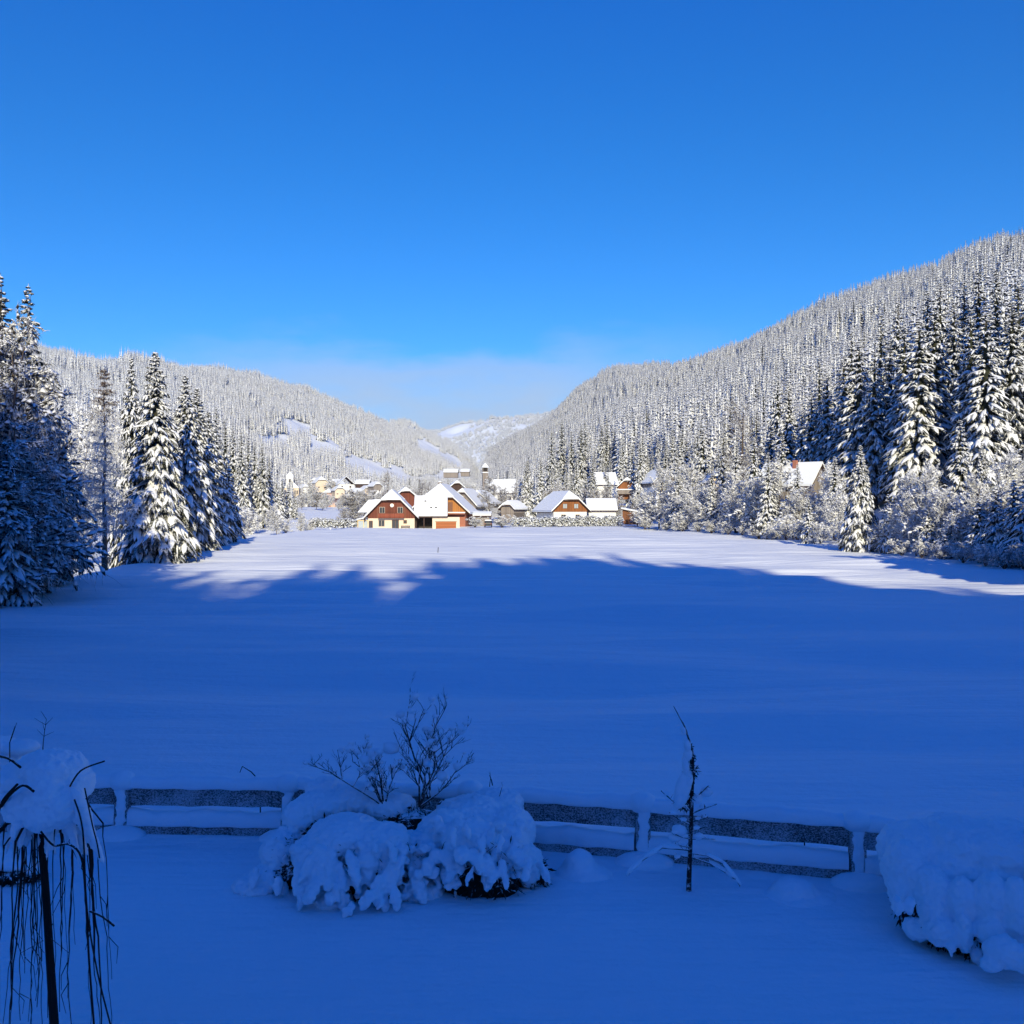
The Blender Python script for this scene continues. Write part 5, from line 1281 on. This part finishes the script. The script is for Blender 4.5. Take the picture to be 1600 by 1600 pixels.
# ---- weeping tree at the left border
Yw = 8.3; S0 = Vector((PX(85, Yw), Yw, 0)); S0.z = hz(S0.x, S0.y)
wt = empty('weeping_tree', S0); tag(wt, 'weeping tree with heavy snow hood and long hanging bare twigs at left border', 'tree')
m = MB(); m.tube([L_(88, 1760, Yw), L_(82, 1600, Yw), L_(76, 1500, Yw), L_(70, 1400, Yw), L_(63, 1310, Yw), L_(66, 1250, Yw)], [.042, .038, .034, .032, .032, .028], 10); m.build('trunk', M_TWIG, wt)
B = []
dome(78, 1202, Yw, .30, .28, .16); dome(118, 1228, Yw, .14, .2, .16); dome(92, 1262, 8.1, .17, .17, .16); dome(38, 1262, 8.1, .17, .17, .16); dome(40, 1215, Yw, .26, .28, .13); dome(100, 1218, Yw, .20, .25, .16); dome(70, 1245, 8.15, .22, .24, .20); dome(5, 1225, Yw, .26, .28, .13); dome(65, 1275, 8.05, .15, .15, .14); dome(-30, 1235, Yw, .2, .26, .14)
for k in range(34):
    u = -40 + 180 * (k + rg.uniform(.1, .9)) / 34; c = (u - 55) / 90
    B.append(lobe(L_(u * .75 + 14, 1222 + 12 * abs(c), 8.2 + rg.uniform(-.22, .25)), (c * .75, rg.uniform(-.5, .3), -1.25), rg.uniform(.36, .70), rg.uniform(.022, .05), .035))
snow_mass('snow_cover', B, wt, .014, 3, lump=.065)
m = MB(); nh = 0
for k in range(36):
    a = rg.uniform(0, 6.28); r0 = rg.uniform(.12, .46) if k > 8 else rg.uniform(.35, .5); cx = Vector((-.09 + r0 * 1.05 * math.cos(a), r0 * math.sin(a) * .8, 0)); zt = L_(0, 1262, Yw).z + rg.uniform(-.12, .10) - r0 * .25
    end = rg.uniform(.15, 1.25); pts = [Vector((cx.x * .35, cx.y * .35, zt + .10)), Vector((cx.x * .75, cx.y * .75, zt + .07)), Vector((cx.x, cx.y, zt - .06))]; p = pts[-1].copy()
    while p.z > end:
        p = p + Vector((rg.uniform(-.014, .014) + cx.x * .02, rg.uniform(-.014, .014), -rg.uniform(.08, .16))); pts.append(p.copy())
    r_ = rg.uniform(.004, .0075) if k > 3 else .011
    m.tube(pts, [r_ * (1.5 if i < 3 else 1 - .6 * i / len(pts)) for i in range(len(pts))], 5)
    for i in range(3, len(pts) - 1):
        if rg.random() < .07:
            q = pts[i]; m.tube([q, q + Vector((rg.uniform(-.09, .09), rg.uniform(-.05, .05), -rg.uniform(.05, .14))), q + Vector((rg.uniform(-.14, .14), rg.uniform(-.05, .05), -rg.uniform(.2, .3)))], [.004, .0035, .002], 4)
m.build('hanging_twigs', M_TWIG, wt)
for pts, r_ in (([L_(105, 1235, 8.1), L_(125, 1205, 8.0), L_(162, 1190, 7.9)], .007), ([L_(-20, 1180, 8.1), L_(10, 1185, 8.0), L_(31, 1200, 7.95)], .010), ([L_(0, 1262, 8.0), L_(15, 1242, 7.95), L_(35, 1228, 7.9), L_(52, 1238, 7.9)], .010),
                ([L_(-4, 1270, 7.9), L_(4, 1250, 7.9), L_(26, 1226, 7.88)], .010), ([L_(62, 1300, 7.9), L_(82, 1322, 7.9), L_(105, 1320, 7.9), L_(125, 1340, 7.9), L_(132, 1400, 7.9), L_(137, 1500, 7.9), L_(145, 1610, 7.9)], .009),
                ([L_(138, 1425, 7.9), L_(158, 1434, 7.9), L_(177, 1449, 7.9)], .008), ([L_(131, 1232, 7.9), L_(143, 1290, 7.9), L_(150, 1318, 7.9), L_(154, 1342, 7.9)], .006), ([L_(115, 1250, 7.95), L_(128, 1300, 7.9), L_(134, 1420, 7.9), L_(150, 1520, 7.9), L_(172, 1610, 7.9)], .007)):
    MB().tube(curve(pts), r_, 6).build('branch', M_TWIG, wt)
# low dark box bush and a snow lump behind it
S0 = Vector((PX(20, 12.6), 12.6, hz(PX(20, 12.6), 12.6)))
bb = empty('box_bush', S0); tag(bb, 'low dark bush with little snow behind the weeping tree', 'bush')
cs = [(Vector((-.40, 0, .08)), (.38, .25, .24)), (Vector((.0, .02, .06)), (.26, .22, .17)), (Vector((.22, .05, .03)), (.14, .15, .10))]
dark_core(bb, cs, 2); leaf_cloud('leaves', bb, cs, 1200, 12, None, (.05, .1), .018)
snow_mass('snow_cover', [(Vector((-.38, .05, .29)), (.40, .28, .09)), (Vector((.02, .06, .21)), (.27, .24, .07)), (Vector((.24, .06, .12)), (.14, .15, .05))], bb, .03, 4, lump=.03)
S0 = Vector((PX(10, 15.6), 15.6, hz(PX(10, 15.6), 15.6)))
lb = empty('stump', S0); tag(lb, 'snow-heaped lump peeping over the fence beside the left border', 'snow heap')
snow_mass('snow_cover', [(Vector((-.3, 0, 1.02)), (.5, .3, .16)), (Vector((.2, 0, 1.0)), (.32, .28, .12)), (Vector((-.1, 0, .5)), (.4, .3, .5))], lb, .04, 4)
def stalk(u, v_, Y, d, L, seed, label, name='twig_stalk', lv=1, fan=5):
    S = at(u, v_, Y); zb = hz(S.x, S.y); o = empty(name, (S.x, S.y, zb)); tag(o, label, 'twig')
    m = MB().tube([(0, 0, -.1), (0, 0, S.z - zb)], .008, 5); m.build('stem', M_TWIG, o)
    twigs('twig', o, (0, 0, S.z - zb - .01), d, L, .007, seed, lv, fan, .6, False, .06); return o
def stick(u0, v0, u1, v1, Y, label, fork=None):
    a, b = at(u0, v0, Y), at(u1, v1, Y); zb = hz(a.x, a.y); o = empty('dead_stalk', (a.x, a.y, zb)); tag(o, label, 'twig'); q = Vector((a.x, a.y, zb))
    m = MB(); mid_ = (a + b) / 2 + Vector((0, 0, .03)); m.tube([Vector((0, 0, -.1)), a - q, mid_ - q, b - q], [.010, .009, .008, .005], 5)
    if fork: m.tube([b - q, at(*fork, Y) - q], [.006, .004], 4)
    m.build('stem', M_TWIG, o)
stalk(66, 1168, 15.0, [(.02, 0, 1)], .44, 5, 'upright forked twig sticking out behind the weeping tree', lv=1, fan=7)
stalk(14, 1160, 15.2, [(.35, 0, 1), (.2, .1, .9)], .30, 6, 'pair of short twigs above the snow heap at the left border', lv=0)
stick(406, 1222, 378, 1198, 14.6, 'bent dead stalk leaning left behind the fence near the big shrub', (374, 1208))
stick(1258, 1274, 1253, 1266, 13.6, 'tiny forked stalk poking over the fence right of the sapling', (1262, 1270))
stick(771, 1236, 765, 1212, 14.2, 'short thin stalk behind the right end of the big shrub')
# ---- sapling
Yp = CZ * F / (1412 - HV); S0 = Vector((PX(1077, Yp), Yp, 0)); S0.z = hz(S0.x, S0.y)
sp = empty('sapling', S0); tag(sp, 'thin young conifer sapling, nearly bare, bent tip loaded with snow, before the fence', 'sapling')
def Q(u, v_, dy=0.0): return L_(u, v_, Yp + dy)
m = MB(); m.tube([Q(1077, 1425), Q(1077, 1380), Q(1079, 1330), Q(1081, 1270), Q(1082, 1220), Q(1083, 1180), Q(1079, 1162), Q(1070, 1135), Q(1053, 1104)], [.036, .032, .027, .025, .024, .020, .015, .010, .004], 8); m.build('trunk', M_TWIGS, sp)
for u0, v0, pts in ((1080, 1268, [(1055, 1255), (1033, 1236)]), (1081, 1252, [(1095, 1240), (1108, 1228)]), (1081, 1272, [(1100, 1264), (1121, 1257)]), (1081, 1285, [(1098, 1280), (1107, 1277)]), (1080, 1290, [(1060, 1280), (1046, 1270)]), (1080, 1300, [(1096, 1295), (1106, 1292)]), (1080, 1312, [(1064, 1308), (1050, 1302)]),
                    (1080, 1312, [(1100, 1311), (1118, 1312)]), (1080, 1325, [(1062, 1322), (1052, 1322)]), (1080, 1342, [(1064, 1338), (1055, 1345)]), (1080, 1330, [(1062, 1328), (1035, 1326), (1005, 1345), (980, 1370)]), (1080, 1334, [(1105, 1338), (1130, 1350), (1158, 1386)]), (1080, 1340, [(1110, 1350), (1135, 1365), (1150, 1375)])):
    b_ = MB(); pp = [Q(u0, v0)] + [Q(a, c, -.12 * (i + 1) * (1 if len(pts) > 2 else .4)) for i, (a, c) in enumerate(pts)]; b_.tube(pp, [.011 * (1 - .55 * i / len(pp)) for i in range(len(pp))], 6)
    for i in range(1, len(pp)):
        for s in range(3):
            q = pp[i - 1].lerp(pp[i], rg.random()); b_.tube([q, q + Vector((rg.uniform(-.05, .05), rg.uniform(-.05, .05), rg.uniform(-.02, .05)))], [.005, .003], 4)
    br = b_.build('branch', M_TWIGS, sp)
    sm = MB()
    if len(pts) > 2:
        for i in range(1, len(pp) - 1):
            c = (pp[i] + pp[i + 1]) / 2 + Vector((0, 0, .025)); dd = (pp[i + 1] - pp[i]); sm.blob(c, (dd.length * .58, .035, .028), dd.normalized().to_track_quat('X', 'Z').to_matrix(), seg=10, rings=7, jit=.06, rng=rg)
    else:
        for i in range(1, len(pp)):
            if rg.random() < .8: s = rg.uniform(.02, .035); sm.blob(pp[i] * .6 + pp[i - 1] * .4 + Vector((0, 0, s * .7)), (s * 1.5, s, s * .8), seg=9, rings=6, jit=.1, rng=rg)
    if sm.v: sm.build('snow_lump', M_SNOW, br, True)
m = MB()
for u, v_, rx, rz_, an in ((1072, 1200, .040, .16, -.12), (1068, 1232, .085, .22, .25), (1064, 1248, .075, .14, .35), (1074, 1165, .042, .08, -.2), (1075, 1180, .05, .08, .1), (1068, 1142, .03, .06, -.35), (1076, 1218, .05, .12, .1)):
    MB().blob(Q(u, v_, -.03), (rx * 1.15, .07, rz_), tilt('Y', an), seg=12, rings=9, jit=.08, rng=rg).build('snow_lump', M_SNOW, sp, True)
for u, v_, s in ((1089, 1250, .05), (1104, 1238, .06), (1062, 1298, .07), (1100, 1262, .04), (1054, 1310, .06), (1092, 1308, .045)): MB().blob(Q(u, v_, -.02), (s * 1.4, s, s), seg=10, rings=7, jit=.12, rng=rg).build('snow_lump', M_SNOW, sp, True)
leaf_cloud('needle_tuft', sp, [(Q(1076, 1245), (.05, .05, .12)), (Q(1070, 1258), (.08, .05, .06)), (Q(1084, 1205), (.05, .05, .1)), (Q(1078, 1210), (.05, .05, .14)), (Q(1080, 1180), (.03, .04, .12))], 340, 14, None, (.04, .09), .010)
m = MB()
# ---- small snow heaps along the fence foot
for u, v_, w, h, lb_ in ((906, 1378, .24, .30, 'small rounded snow heap at the fence foot between big shrub and sapling'), (1242, 1408, .30, .20, 'flat rounded snow heap at the fence foot right of the sapling')):
    Y = CZ * F / (v_ + 6 - HV); x = PX(u, Y); o = empty('snow_heap', (x, Y, hz(x, Y))); tag(o, lb_, 'snow heap')
    snow_mass('snow_cover', [(Vector((0, 0, 0)), (w, w, h)), (Vector((.05, -.05, -.05)), (w * 1.7, w * 1.4, h * .55))], o, .03, 6)

# ---------------------------------------------------------------- thin winter haze filling the valley
hb = MB().box(-7800, 7800, -900, 8900, -40, 1200).build('haze', [])
tag(hb, 'thin bluish winter haze filling the valley', 'haze', None, 'stuff')
hm = bpy.data.materials.new('valley_haze'); hm.use_nodes = True; t = hm.node_tree; t.nodes.clear()
o = t.nodes.new('ShaderNodeOutputMaterial'); v = t.nodes.new('ShaderNodeVolumePrincipled')
v.inputs['Color'].default_value = (0.36, 0.62, 1.0, 1); v.inputs['Density'].default_value = 2.4e-5; v.inputs['Anisotropy'].default_value = 0.0
t.links.new(v.outputs[0], o.inputs['Volume'])
hb.data.materials.clear(); hb.data.materials.append(hm)
